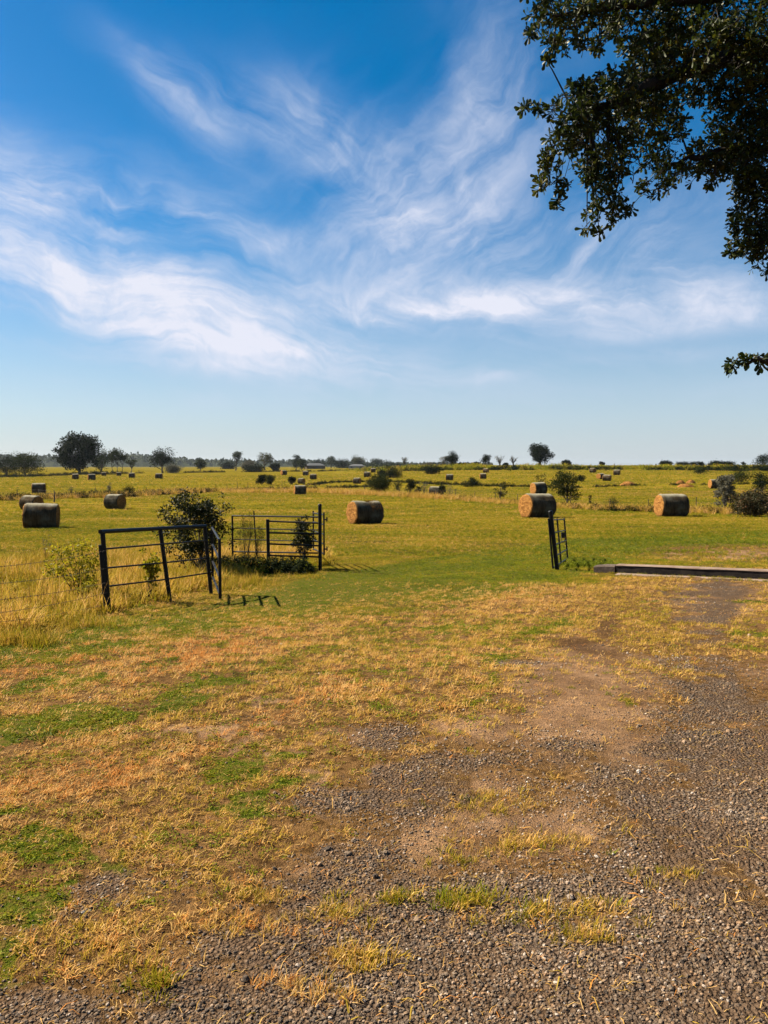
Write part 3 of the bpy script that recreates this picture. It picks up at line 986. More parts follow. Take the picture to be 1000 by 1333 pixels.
strip('hedgerow_scrub', 'low dark scrub along the wire fence across the left field', [(-40, 652), (60, 649), (150, 647), (250, 641), (380, 637), (480, 634)], 800, .9, .5, 1.1, .25, key='brush', gap=.30)
strip('hedgerow_scrub', 'dry weeds and scrub along the wire fence across the right field', [(440, 641), (510, 645), (600, 650), (700, 657), (800, 665), (900, 667), (1010, 670)], 420, .9, .35, .8, .5, key='brush', gap=.36, seed=2)
strip('hedgerow_scrub', 'brown weeds standing in the right field boundary', [(300, 641), (420, 641), (500, 645), (600, 650), (700, 658), (800, 664), (900, 667), (1010, 670)], 3200, 1.1, .9, 1.6, .66, key='weed', gap=.2, seed=3)
strip('hedgerow_scrub', 'brown weeds in the left field boundary', [(-40, 652), (60, 649), (150, 647), (250, 641), (380, 637)], 1800, 1.1, .7, 1.5, .66, key='weed', gap=.2, seed=8)
strip('hedgerow_scrub', 'dark scrub line across the far middle of the field', [(400, 632), (440, 628), (500, 627), (560, 630), (640, 633), (740, 635), (830, 632), (920, 631), (1010, 630)], 1000, .9, .35, .9, .2, key='brush', gap=.30, seed=4)
strip('hedgerow_scrub', 'green scrub band below the crest of the right hill', [(480, 612), (560, 612), (640, 611.5), (740, 611), (840, 611), (940, 612), (1020, 613)], 1500, 5.5, 1.0, 2.2, .3, key='brush', gap=.36, seed=5)
strip('hedgerow_scrub', 'tall green grass band below the crest of the right hill', [(480, 611), (560, 611), (640, 610.5), (740, 610), (840, 610), (940, 611), (1020, 612)], 2500, 9, 2.5, 5, .30, gap=.1, seed=9)
strip('hedgerow_scrub', 'thin scrub along the far edge of the left field', [(-30, 622), (60, 620), (120, 617), (200, 616), (280, 615), (360, 614), (480, 611)], 900, 2.5, .8, 1.8, .3, key='brush', gap=.36, seed=6)
# weeds round the gate posts; shade put into the near-black foliage of the brush
x = rng.normal(0, 1, 260); y = rng.normal(0, 1, 260)
gc = at(352, 744)
xx = gc.x + np.clip(x, -1.6, 1.3) * .62; yy = gc.y + y * .33
h_ = rng.uniform(0, 1, 260) < .5
scatter('gate_weeds', 'green leafy weeds round the foot of the open gate', 'weeds', 'scrub', P3(xx[h_], yy[h_], -.02), rng.uniform(.25, .8, h_.sum()), np.clip(rng.normal(.10, .16, h_.sum()), 0, 1))
scatter('gate_weeds', 'tangled weeds coloured dark for shade round the foot of the open gate', 'weeds', 'brush', P3(xx[~h_], yy[~h_], -.02), rng.uniform(.15, .5, (~h_).sum()), np.zeros((~h_).sum()))
x = rng.normal(0, 1, 170); y = rng.normal(0, 1, 170)
gc = at(300, 742)
scatter('gate_weeds', 'weeds coloured dark for shade between the big bush and the gate', 'weeds', 'brush', P3(gc.x + x * .45, gc.y + y * .3, -.02), rng.uniform(.2, .5, 170), np.clip(rng.normal(.15, .15, 170), 0, 1))
q0 = at(765, 737)
xx = q0.x + rng.normal(0, .32, 170); yy = q0.y + rng.normal(0, .22, 170)
ok = clear(xx, yy)
scatter('curb_weeds', 'patch of fresh green weeds beside the end of the concrete curb', 'weeds', 'scrub', P3(xx[ok], yy[ok], -.02), rng.uniform(.2, .42, ok.sum()), np.clip(rng.normal(.08, .06, ok.sum()), 0, 1))
#PART2

# ------------------------------------------------------------------ hay bales

def bale_mats():
    m_, n = newmat('bale_net_wrap')
    co = objco(n)
    s_ = n.node('ShaderNodeSeparateXYZ', ins={0: co})
    mp = n.node('ShaderNodeMapping', ins={0: co}); mp.inputs['Scale'].default_value = (22, 2.2, 2.2)
    a = n.noise(mp.outputs[0], 1.0, 6, .7)
    c = n.noise(co, 1.6, 4, .6)
    f = n.noise(co, 60, 3, .7)
    oi = n.node('ShaderNodeObjectInfo').outputs['Random']
    dk = n.mix(oi, (.016, .015, .012), (.042, .025, .012))
    lt = n.mix(oi, (.070, .066, .046), (.145, .092, .044))
    col = n.mix(n.rng_(a, .3, .7), dk, lt)
    col = n.mix(n.rng_(c, .45, .72, 0, .6), col, (.17, .165, .125))
    col = n.mix(n.rng_(f, .5, .75, 0, .5), col, (.10, .085, .05))
    lit_top = n.rng_(n.m('ADD', s_.outputs[2], n.m('MULTIPLY', n.m('SUBTRACT', c, .5), .4)), 1.22, 1.42)  # sunlit top of the bale painted into the wrap as a paler tone
    col = n.mix(n.m('MULTIPLY', lit_top, .8), col, n.mix(a, (.22, .20, .14), (.50, .46, .34)))
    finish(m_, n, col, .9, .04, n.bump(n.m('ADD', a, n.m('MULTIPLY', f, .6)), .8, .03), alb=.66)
    m2, n = newmat('bale_straw_end')
    co = objco(n)
    s_ = n.node('ShaderNodeSeparateXYZ', ins={0: co})
    r_ = n.m('SQRT', n.m('ADD', n.m('MULTIPLY', s_.outputs[1], s_.outputs[1]), n.m('MULTIPLY', s_.outputs[2], s_.outputs[2])))
    an = n.m('ARCTAN2', s_.outputs[2], s_.outputs[1])
    nz = n.noise(co, 3.0, 5, .7)
    sw = n.noise(n.vec(n.m('ADD', n.m('MULTIPLY', r_, 16), n.m('MULTIPLY', nz, 5)), n.m('MULTIPLY', an, 2.0), 0.0), 1.0, 5, .75)
    f = n.noise(co, 35, 4, .75)
    v = n.m('ADD', n.m('MULTIPLY', sw, .65), n.m('MULTIPLY', f, .4))
    col = n.ramp(v, [(.36, (.07, .028, .008)), (.5, (.20, .085, .022)), (.62, (.42, .21, .06)), (.76, (.66, .42, .17))])
    finish(m2, n, col, .95, .04, n.bump(v, 1.0, .09), alb=.85)
    return m_, m2


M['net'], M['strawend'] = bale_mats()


def make_bale(L=1.52, seed=0, hump=False):
    root = empty('hay_bale', (0, 0, 0))
    Rr = .75
    nseg, nl = 56, 22
    aa = np.linspace(0, 2 * math.pi, nseg, endpoint=False)
    wob = (vnoise(np.cos(aa) * 2 + seed, np.sin(aa) * 2, 1.5, seed, 3) - .5) * .07
    def ringat(x, r0):
        ed = np.clip((abs(x) - (L / 2 - .10)) / .10, 0, 1)
        r_ = r0 * (1 - .055 * ed ** 2) + wob + (vnoise(np.full(nseg, x * 3 + 9), aa * 2, 1.2, seed + 5, 2) - .5) * .03
        r_ = r_ - .012 * (np.sin(x * 34 + seed) > .6)
        z_ = np.sin(aa) * r_
        y_ = np.cos(aa) * r_
        # sags where it stands
        z_ = np.where(z_ < -.66, -.66 + (z_ + .66) * .25, z_)
        if hump:
            z_ = z_ - .10 * math.exp(-((x - .12) / .20) ** 2) * (z_ > .2) * (z_ / .75)
            y_ = y_ * (1 + .06 * sst(x, .1, .5))
        return np.stack([np.full(nseg, x), y_, z_ + .685], -1)
    b_ = MB()
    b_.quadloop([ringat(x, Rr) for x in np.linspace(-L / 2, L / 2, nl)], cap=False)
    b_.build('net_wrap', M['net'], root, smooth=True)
    for sx in (-1, 1):
        e = MB()
        rings = []
        base = ringat(sx * L / 2, Rr)
        cen = np.array([sx * L / 2, 0, .685])
        for q_ in (1.0, .97, .86, .7, .52, .34, .16, .04):
            pr = base * q_ + cen * (1 - q_)
            pr = pr.copy()
            out = .02 + .045 * math.sqrt(max(0, 1 - q_ * q_)) if q_ < .99 else -.03
            pr[:, 0] = sx * (L / 2 + out) + (vnoise(pr[:, 1] * 1.0, pr[:, 2] * 1.0, 6, seed + 8, 3) - .5) * .06 * (q_ < .99)
            rings.append(pr)
        rings = np.array(rings)
        if sx > 0:
            rings = rings[:, ::-1]
        e.quadloop(rings, cap=False)
        ids = np.arange(nseg)
        e.add(np.vstack([rings[-1], rings[-1].mean(0)]), np.stack([ids, np.roll(ids, -1), np.full(nseg, nseg)], -1))
        r_ = np.random.default_rng(seed + 60 + sx)
        # loose stalks sticking out of the end and hanging at its edge
        for i in range(220):
            a = r_.uniform(0, 6.283); q_ = math.sqrt(r_.uniform(0, 1)) * .74
            p = np.array([sx * (L / 2 + .03), math.cos(a) * q_, math.sin(a) * q_ + .685])
            if p[2] < .03: p[2] = .03
            t_ = np.array([sx * abs(r_.normal()) * .5, -math.sin(a) + r_.normal() * .5, math.cos(a) + r_.normal() * .5 - .3])
            t_ = t_ / np.linalg.norm(t_) * r_.uniform(.06, .16)
            w_ = np.array([0, .004, .006])
            e.add([p, p + t_ - w_, p + t_ + w_], [(0, 1, 2)])
        e.build('straw_end', M['strawend'], root, smooth=True)
    if hump:
        t = MB()
        r_ = np.random.default_rng(5)
        for i in range(900):
            a = r_.uniform(.3, 2.6); xx_ = r_.uniform(.05, .72)
            p = np.array([xx_, -math.cos(a) * .765, math.sin(a) * .765 + .685])
            t_ = r_.normal(size=3) * .07 + np.array([.0, -.02, -.08])
            t.add([p, p + t_ + [0.008, 0, 0], p + t_ * .9 - [0.008, 0, 0]], [(0, 1, 2)])
        t.build('loose_hay', M['strawend'], root)
    return root


protos = [make_bale(1.55, 1), make_bale(1.45, 2), make_bale(1.6, 3)]
torn = make_bale(1.6, 4, True)
used = set()
GB = 'round hay bales lying in the fields'
# px centre, base y, height px, turn (deg), shape, label
BALES = [
    (54, 687, 33.5, 8, 2, 'largest dark hay bale at the left, in front of its neighbour bale'),
    (41, 664, 20, 40, 0, 'hay bale just behind the largest left bale, right end turned to the camera'),
    (51, 642, 13.5, 4, 2, 'small hay bale beyond the left scrub line, above the two front left bales'),
    (150, 662.6, 19.5, 36, 0, 'lone hay bale standing in front of the round dark bush at left'),
    (98.5, 624, 7.5, 5, 1, 'far hay bale under the large oak, leftmost of the row'),
    (119.5, 625, 8, -6, 0, 'far hay bale under the right side of the large oak'),
    (135.5, 619.5, 5, 10, 1, 'tiny dark hay bale in the shade right of the large oak'),
    (155, 619.5, 5, 5, 1, 'tiny dark hay bale at the foot of the three trunked tree'),
    (172, 622, 7, 8, 1, 'small pale topped hay bale below the small slender tree'),
    (207, 623, 7.3, 10, 0, 'small hay bale in front of the broad leaning tree'),
    (369.5, 618.5, 6.5, -30, 1, 'small hay bale with sunlit end right of the spreading tree'),
    (398, 619, 6.5, 12, 1, 'upper far hay bale of the middle cluster, nearest the barn'),
    (408, 624, 7, 6, 2, 'far hay bale below and right of the barn bale'),
    (392.5, 629.7, 7.5, 32, 1, 'pale topped hay bale beside the small round bush'),
    (390.5, 643.6, 12.6, -10, 0, 'hay bale lowest of the middle cluster, above the gate'),
    (465, 629.6, 8.3, 20, 1, 'hay bale at the left side of the green round bush'),
    (478, 621.2, 7, 18, 1, 'small hay bale above the green round bush'),
    (486, 615, 5.6, 0, 1, 'tiny dark hay bale farthest of the diagonal trio'),
    (475, 682, 31.5, -28, 3, 'torn lumpy hay bale right of the gate post with a sunlit orange end'),
    (699.5, 674, 32.5, -33, 0, 'large hay bale behind the right gate post with a glowing straw end'),
    (701.5, 643.5, 16.5, -30, 1, 'pale hay bale peeking out above the large one near the right gate'),
    (567, 646.5, 14.5, 14, 1, 'pale hay bale half hidden behind the dark sapling'),
    (585.3, 625, 8.2, 6, 0, 'small hay bale below the pair of trees on the rise'),
    (629, 623.2, 7.2, -4, 2, 'front one of the two hay bales close together on the slope'),
    (632.5, 615.2, 5.8, 22, 1, 'rear one of the two hay bales close together on the slope'),
    (771.7, 615.2, 6.4, 36, 1, 'uppermost dark hay bale on the right slope'),
    (782, 623.6, 7.8, -50, 1, 'dark hay bale partly hidden by another bale on the right slope'),
    (790, 626, 8.4, 12, 0, 'lowest hay bale of the group on the right slope'),
    (803, 618.5, 7, 10, 0, 'rightmost hay bale of the group on the right slope'),
    (874, 671.8, 29.5, -26, 2, 'big hay bale near the right boundary with a bright round straw end'),
    (930, 636, 12, -24, 1, 'pale hay bale behind the grey leafed shrub at right'),
]
def TURN_(px, turn):
    # turn: how far the visible end is swung to the camera; positive shows the right end
    return -turn - math.degrees(math.atan((px - 500) / 1000))


for (px, by, hp, turn, kind, lab) in BALES:
    src = ([*protos, torn])[kind]
    if kind in used:
        o = copy_tree(src)
    else:
        o = src; used.add(kind)
    p = at(px, by)
    s_ = hp * p.y / 1000 / 1.42
    # the far ones stand where the survey shows them, a round bale is 1.3 to 1.7 m high
    s_ = min(max(s_, .80), 1.75)
    az_ = math.atan2(p.x, p.y)
    o.location = (p.x, p.y, p.z - .03)
    o.rotation_euler = (R(rng.normal() * 1.2), R(rng.normal() * 1.2), -az_ * 0 + R(TURN_(px, turn)))
    q_ = rng.uniform(-1, 1, 2)
    o.scale = (s_ * (1 + .05 * q_[0]), s_ * (1.02 + .03 * q_[1]), s_ * (.98 - .03 * q_[1]))
    tag(o, lab, 'hay bale', GB)

# ------------------------------------------------------------------ loose hay heaps
def hay_heap(px, py, wpx, hpx, lab, seed):
    p = at(px, py)
    w_ = wpx * p.y / 1000; h_ = max(hpx * p.y / 1000, .3)
    b_ = MB()
    aa = np.linspace(0, 2 * math.pi, 22, endpoint=False)
    rings = []
    for q_ in (1.15, 1.0, .85, .65, .42, .2, .05):
        rr_ = w_ / 2 * q_ * (1 + (vnoise(np.cos(aa) * 2 + seed, np.sin(aa) * 2, 1.2, seed, 3) - .5) * .7)
        z_ = h_ * (1 - q_ ** 2 / 1.35) + (vnoise(np.cos(aa) * q_ * 3, np.sin(aa) * q_ * 3 + seed, 1.2, seed + 3, 3) - .5) * h_ * .35
        rings.append(np.stack([np.cos(aa) * rr_, np.sin(aa) * rr_ * .8, np.maximum(z_, -.1) if q_ < 1.1 else np.full(22, -.15)], -1))
    b_.quadloop(rings[::1], cap=True)
    r_ = np.random.default_rng(seed)
    for i in range(700):
        a = r_.uniform(0, 6.283); q_ = math.sqrt(r_.uniform(0, 1)) * 1.05
        p0 = np.array([math.cos(a) * q_ * w_ / 2, math.sin(a) * q_ * w_ * .4, max(0, h_ * (1 - q_ * q_))])
        t_ = r_.normal(size=3) * .14; t_[2] = abs(t_[2]) * .5
        b_.add([p0, p0 + t_ + [.012, 0, 0], p0 + t_ - [.012, 0, 0]], [(0, 1, 2)])
    o = b_.build('hay_heap', M['strawend'], smooth=True)
    o.location = p
    tag(o, lab, 'hay heap', 'loose heaps of hay in the right field')


hay_heap(818, 632, 20, 5, 'long brown heap of loose hay below the bales on the right slope', 1)
hay_heap(886, 630, 12, 5, 'pale loose hay heap, left one of the pair right of the big bale top', 2)
hay_heap(899, 629, 12, 4.5, 'pale loose hay heap, right one of the pair right of the big bale top', 3)
hay_heap(892, 634, 20, 4.5, 'reddish loose hay heap in front of the pale pair', 4)

# ------------------------------------------------------------------ trees, bushes, saplings

def leafshape(b_, c, nrm, up, L, Wd, fold=.15):
    """one batch of folded pointed leaves: arrays of centres, normals, directions"""
    s_ = np.cross(up, nrm)
    L = L[:, None]; Wd = Wd[:, None]
    p0 = c; p1 = c + up * L * .55 + s_ * Wd * .5 + nrm * Wd * fold; p2 = c + up * L; p3 = c + up * L * .55 - s_ * Wd * .5 + nrm * Wd * fold
    V = np.stack([p0, p1, p2, p3], 1).reshape(-1, 3)
    i = np.arange(len(c))[:, None] * 4
    b_.add(V, np.hstack([i, i + 1, i + 2, i + 3]))


def unit(v):
    return v / (np.linalg.norm(v, axis=-1, keepdims=True) + 1e-9)


def crown_blobs(r_, n_, cz, rx, rz, ry=None, shell=.55, low=0):
    d_ = r_.normal(size=(n_, 3))
    d_ = d_ / (np.sum(np.abs(d_) ** 3.2, 1) ** (1 / 3.2))[:, None]
    rad = r_.uniform(shell, 1.0, n_) ** .8 * r_.uniform(.8, 1.06, n_)
    P = d_ * rad[:, None]
    P = P * [rx, ry or rx, rz]
    P[:, 2] += cz
    return P


def tree(name, lab, cat, base, Hh, Wd, mat_, seed, group=None, lo=.28, nb=34, n=2600, leaf=None, lean=0, multi=1, br=.25, trunk_r=None, sparse=1.0, flat=1.0, crown_name='crown', squash=1.0, topn=0, asp=.6):
    r_ = np.random.default_rng(seed)
    root = empty(name, base, 0, lab, cat, group)
    n = int(n * 1.5); nb = int(nb * 1.1)
    rx = Wd / 2
    cz = Hh * (1 + lo) / 2; rz = Hh * (1 - lo) / 2
    B = crown_blobs(r_, nb, cz, rx * .84, rz * .84, shell=.3)
    B[:, 0] += lean * (B[:, 2] / Hh) * Hh
    tr = trunk_r or Hh * .028
    t = MB()
    for k_ in range(multi):
        ox = (k_ - (multi - 1) / 2) * rx * .35
        zt = Hh * .72
        zs = np.linspace(0, 1, 7)
        wx = np.cumsum(r_.normal(0, .02, 7)) * Hh
        tx = ox * (1 + zs * .8) + lean * zs * zt + wx - wx[0]
        ty = (np.cumsum(r_.normal(0, .015, 7)) * Hh)
        pts = np.stack([tx, ty - ty[0], zs * zt - .2], -1)
        flare = 1 + .8 * np.exp(-zs * 12)
        t.tube(pts, tr / math.sqrt(multi) * (1 - .75 * zs) * flare, 8)
        for j in range(k_, min(nb, 22 * multi), multi):
            i0 = int(np.clip((B[j, 2] / Hh * .62) * 7, 1, 5))
            a = pts[i0]
            mid = a * .5 + B[j] * .5 + r_.normal(0, .04, 3) * Hh * .5 + [0, 0, -Hh * .02]
            t.tube([a, a * .72 + mid * .28, mid, mid * .4 + B[j] * .6, B[j]], np.array([.42, .36, .26, .17, .06]) * tr * (1 - .08 * i0) / math.sqrt(multi), 5)
            if topn:
                for q_ in range(topn):
                    e_ = B[j] + unit(r_.normal(size=3)) * rx * .35 + [0, 0, rx * .12]
                    st = mid * .3 + B[j] * .7
                    t.tube([st, (st + e_) / 2 + r_.normal(0, .02, 3) * Hh * .4, e_], np.array([.14, .09, .03]) * tr, 4)
    t.build('trunk', M['bark'], root, smooth=True)
    c_ = MB()
    brad = br * Wd * r_.uniform(.35, 1.35, nb)
    w_ = brad ** 2; w_ = w_ / w_.sum()
    pick = r_.choice(nb, int(n * sparse), p=w_)
    dd = unit(r_.normal(size=(len(pick), 3)))
    rad = r_.uniform(0, 1, len(pick)) ** .5
    rad = np.where(r_.uniform(0, 1, len(pick)) < .12, rad * 1.32, rad)
    pos = B[pick] + dd * (rad * brad[pick])[:, None] * [1, 1, .72 * squash]
    pos[:, 2] = np.maximum(pos[:, 2], Hh * max(lo * .55, .01))
    Lf = (leaf or Hh * .05) * r_.uniform(.6, 1.4, len(pick))
    up = unit(dd * .6 + r_.normal(size=dd.shape) * .8)
    nrm = unit(np.cross(up, r_.normal(size=dd.shape)))
    leafshape(c_, pos, nrm, up, Lf, Lf * asp)
    c_.build(crown_name, mat_, root)
    return root


def T(px, by, ty, wpx, mat_, seed, lab, name='tree', cat='tree', group='trees along the horizon', **kw):
    p = at(px, by)
    Hh = (by - ty) * p.y / 1000; Wd = wpx * p.y / 1000
    return tree(name, lab, cat, p, Hh, Wd, M[mat_], seed, group, leaf=kw.pop('leaf', max(Hh * .045, p.y * .0011)), **kw)


BUSH = dict(name='bush', cat='bush', lo=.0, group='bushes by the far fields', nb=26, br=.27)
T(8, 619.5, 592, 42, 'far_dark', 1, 'dark round tree cut by the left edge of the photo', lo=.05, n=3000)
T(34, 619.5, 589, 40, 'far_mid', 2, 'green bushy tree second from the left edge', lo=.02, n=3600, nb=44)
T(104, 617.5, 561, 66, 'far_dark', 3, 'largest dark oak at left with an uneven crown', name='oak_tree', lo=.03, n=6500, nb=70, br=.13, trunk_r=.55)
T(131, 617, 585, 24, 'far_mid', 4, 'grey green tree touching the right side of the largest oak', lo=.15, n=1500)
T(153.5, 616.5, 582, 30, 'far_mid', 5, 'airy tree with three thin trunks right of the largest oak', lo=.42, n=1500, multi=3, br=.18, trunk_r=.25)
T(171, 616, 597, 17, 'far_mid', 6, 'small slender tree with a forked trunk, right of the three trunked tree', lo=.5, n=500, br=.18, trunk_r=.22, squash=.7)
T(212, 615.5, 582.5, 36, 'far_dark', 7, 'broad dark tree with pale limbs low on its right side', lo=.22, n=2600, lean=.05, nb=40, br=.18)
T(226, 616, 606, 18, 'far_pale', 8, 'pale low bush at the foot of the broad dark tree', **BUSH)
T(261, 613, 597, 16, 'far_mid', 9, 'small lone round tree left of the dark mound', lo=.12, n=1500)
T(297, 610.5, 601, 19, 'far_dark', 10, 'dark dome shaped bush left of the leaning tree', **BUSH)
T(307, 612.5, 587, 14, 'far_mid', 11, 'tall leaning tree with a bare curved trunk', lo=.48, n=900, lean=.10, br=.24, trunk_r=.35)
T(323, 612, 599.5, 18, 'far_pale', 12, 'grey domed bush between the leaning tree and the spreading tree', **BUSH)
T(345, 612, 588.5, 25, 'far_olive', 13, 'spreading olive green tree with visible limbs', lo=.36, n=1300, nb=30, br=.17)
T(358, 613, 604, 14, 'far_dark', 14, 'small dark bush right of the spreading tree', **BUSH)
T(330, 614.5, 607, 26, 'far_dark', 15, 'long low dark thicket below the spreading tree', **BUSH)
T(386, 611, 592, 12, 'far_dark', 16, 'narrow dark tree left of the barn', lo=.05, n=1500)
T(393, 611.5, 597, 15, 'far_mid', 17, 'grey green tree in front of the narrow dark one', lo=.02, n=1500)
T(415, 609, 600, 20, 'far_dark', 18, 'dark trees crowding behind the grey barn', lo=.05, n=1500)
T(431, 609.5, 593.5, 18, 'far_mid', 19, 'open crowned tree right of the barn', lo=.3, n=900, br=.18)
T(444, 609.5, 598, 22, 'far_dark', 20, 'dark rounded tree between the open crowned tree and the white house', lo=.04, n=2000)
T(466, 609, 594, 19, 'far_olive', 21, 'brownish tree shading the white house', lo=.25, n=1500)
T(491, 608.5, 597.5, 17, 'far_mid', 22, 'flat topped tree right of the white house', lo=.1, n=1200)
T(504, 608.5, 600, 13, 'far_mid', 23, 'smaller tree beside the flat topped one', lo=.05, n=900)
T(527, 608.5, 594, 10, 'far_pale', 24, 'thin sparse tree alone on the middle horizon', lo=.45, n=160, br=.16, topn=1, trunk_r=.3)
T(557, 608, 604, 12, 'far_pale', 25, 'low pale bush on the middle horizon', **BUSH)
T(577, 608, 593, 14, 'far_pale', 26, 'sparse grey tree, left one of the pair on the rise', lo=.3, n=380, topn=1, br=.17)
T(588, 608, 587.5, 17, 'far_dark', 27, 'dense dark tree, right one of the pair on the rise', lo=.05, n=2600)
T(601, 607, 604, 10, 'far_dark', 28, 'tiny low bush right of the pair of trees', **BUSH)
T(618, 606.8, 603, 10, 'far_dark', 29, 'flat dark bush left of the two lobed tree', **BUSH)
T(633, 606.5, 592.5, 15, 'far_dark', 30, 'dark two lobed tree on the crest', lo=.15, n=1200, nb=16, br=.26)
T(650.5, 606.3, 592.5, 14, 'far_pale', 31, 'bare branched tree right of the two lobed tree', lo=.25, n=60, topn=3, nb=26, trunk_r=.42)
T(668.5, 606.2, 592.5, 12, 'far_pale', 32, 'bare branched tree left of the big crest oak', lo=.25, n=60, topn=3, nb=24, trunk_r=.42)
T(658, 606.2, 603.8, 6, 'far_dark', 33, 'tiny dark shrub between the two bare trees', **BUSH)
T(702.5, 606, 577, 33, 'far_dark', 34, 'big round dark oak alone on the crest', name='oak_tree', lo=.10, n=6500, nb=60, br=.15, trunk_r=.8)
T(738, 605.3, 600.5, 13, 'far_dark', 35, 'low dark dome of a bush right of the crest oak', **BUSH)
T(784, 605, 601, 6, 'far_dark', 36, 'tiny shrub on the crest above the right slope bales', **BUSH)
T(867, 606, 601, 15, 'far_dark', 37, 'low dark clump on the right horizon, leftmost of three', **BUSH)
for i, (q_, wq) in enumerate(((885, 11), (894, 12), (903, 11), (912, 10))):
    T(q_, 606.5, 601, wq, 'far_dark', 40 + i, ['first', 'second', 'third', 'fourth'][i] + ' small tree from the left in the row on the right horizon', lo=.05, n=500, name='tree', group='row of small trees on the right horizon')
T(932, 608, 601.5, 22, 'far_dark', 45, 'broad low dark clump right of the row of small trees', **BUSH)
T(947, 608, 602, 18, 'far_dark', 46, 'low dark clump next to the little palm shaped tree', **BUSH)
T(968, 608, 601.5, 5, 'far_dark', 47, 'little palm shaped tree left of the right edge tree', lo=.4, n=200)
T(994, 610, 590, 24, 'far_dark', 48, 'dark spreading tree cut by the right edge of the photo', lo=.12, n=1800)

# bushes along the field boundaries
FB = dict(name='bush', cat='bush', lo=0, group='bushes along the field boundaries')
T(168, 646, 630, 19, 'far_dark', 50, 'round dark bush behind the lone left hay bale', nb=24, n=1800, asp=.3, **FB)
T(143, 644, 626.5, 9, 'far_pale', 51, 'thin sapling left of the round dark bush', name='sapling', cat='sapling', lo=.2, n=140, br=.14, topn=1, group=FB['group'], trunk_r=.05)
T(93, 646, 632, 7, 'far_pale', 52, 'wispy sapling right of the leaning dark post', name='sapling', cat='sapling', lo=.3, n=60, br=.14, topn=1, group=FB['group'], trunk_r=.04)
T(341, 631, 617, 16, 'far_dark', 53, 'dark bush, left one of the pair in the left field', nb=24, n=1800, **FB)
T(353, 631.5, 617.5, 14, 'far_mid', 54, 'green bush, right one of the pair in the left field', nb=24, n=1600, **FB)
T(381, 631.5, 619.5, 10, 'far_dark', 55, 'small egg shaped dark bush beside the middle bales', nb=18, n=1200, **FB)
T(492, 643.5, 617, 36, 'far_mid', 56, 'large round green bush in the middle of the field', nb=44, n=5000, br=.2, **{k_: v_ for k_, v_ in FB.items()})
T(517, 642, 622, 12, 'far_mid', 57, 'thin upright bush right of the large round green bush', nb=16, n=500, **FB)
T(512, 622, 609.5, 26, 'far_dark', 58, 'long dark thicket above the large round green bush', nb=24, n=2200, **FB)
T(497, 622, 611, 16, 'far_dark', 59, 'dark thicket at the left end of the long dark thicket', nb=24, n=1400, **FB)
T(563, 617, 607.5, 26, 'far_dark', 60, 'dark thicket under the pair of trees on the rise', nb=24, n=2000, **FB)
T(534, 645.5, 621, 15, 'far_dark', 61, 'dark leafy sapling in the middle fence line', name='sapling', cat='sapling', lo=.05, nb=20, n=1400, group=FB['group'])
T(544, 645, 631, 9, 'far_dark', 62, 'short dark shrub right of the dark leafy sapling', nb=16, n=600, **FB)
T(552, 646, 625, 15, 'far_pale', 63, 'bare twiggy sapling left of the half hidden pale bale', name='sapling', cat='sapling', lo=.25, nb=18, n=140, topn=2, trunk_r=.06, group=FB['group'])
T(575.5, 647.5, 630, 9, 'far_dark', 64, 'dark sapling standing in front of the half hidden pale bale', name='sapling', cat='sapling', lo=0, nb=18, n=1000, group=FB['group'])
T(586, 646, 629, 24, 'far_pale', 65, 'arching bare brush right of the half hidden pale bale', nb=18, n=160, topn=2, trunk_r=.05, **FB)
T(615, 634, 620, 14, 'far_mid', 66, 'green bush on the slope below the two close bales', nb=24, n=1300, **FB)
T(607, 634, 625, 13, 'far_olive', 67, 'small olive bush left of the green slope bush', nb=20, n=500, **FB)
T(652, 653, 625, 22, 'far_olive', 68, 'forked leafy sapling left of the large right bale', name='sapling', cat='sapling', lo=.18, nb=20, n=700, topn=1, br=.15, group=FB['group'], trunk_r=.06)
T(703, 640, 616, 18, 'far_olive', 69, 'thin brown topped sapling rising behind the pale bale', name='sapling', cat='sapling', lo=.35, nb=16, n=300, topn=1, br=.15, group=FB['group'], trunk_r=.06)
T(738, 656, 612, 42, 'far_mid', 70, 'tall green sapling tree right of the large right bale', name='sapling', cat='sapling', lo=.06, nb=44, n=3800, br=.15, group=FB['group'], leaf=.13)
T(757, 627, 618, 14, 'far_dark', 71, 'low dark brush at the foot of the slope right of the tall sapling', nb=16, n=700, **FB)
T(768, 656, 642, 5, 'far_dark', 72, 'slim dark weed stalk in the right fence line', name='sapling', cat='sapling', lo=.0, nb=10, n=160, group=FB['group'])
T(798, 661, 646, 20, 'far_mid', 73, 'spiky green bush left of the big right bale', nb=26, n=1500, asp=.2, **FB)
T(943, 667, 610, 30, 'far_pale', 74, 'tall grey leafed shrub right of the big right bale', name='shrub', cat='shrub', lo=.06, nb=46, n=3600, br=.14, group=FB['group'], leaf=.12, topn=1)
T(983, 672.5, 640, 58, 'bushred', 75, 'dark reddish bush at the right edge of the photo', nb=50, n=7000, br=.17, leaf=.13, **{k_: v_ for k_, v_ in FB.items()})
T(992, 640, 612, 30, 'far_dark', 76, 'dark undergrowth below the right edge tree', nb=30, n=2200, **FB)
T(965, 628, 614, 30, 'far_mid', 77, 'green brush behind the tall grey shrub', nb=30, n=2000, **FB)
T(912, 617, 609, 20, 'far_mid', 78, 'low green brush on the bank left of the tall grey shrub', nb=24, n=900, **FB)

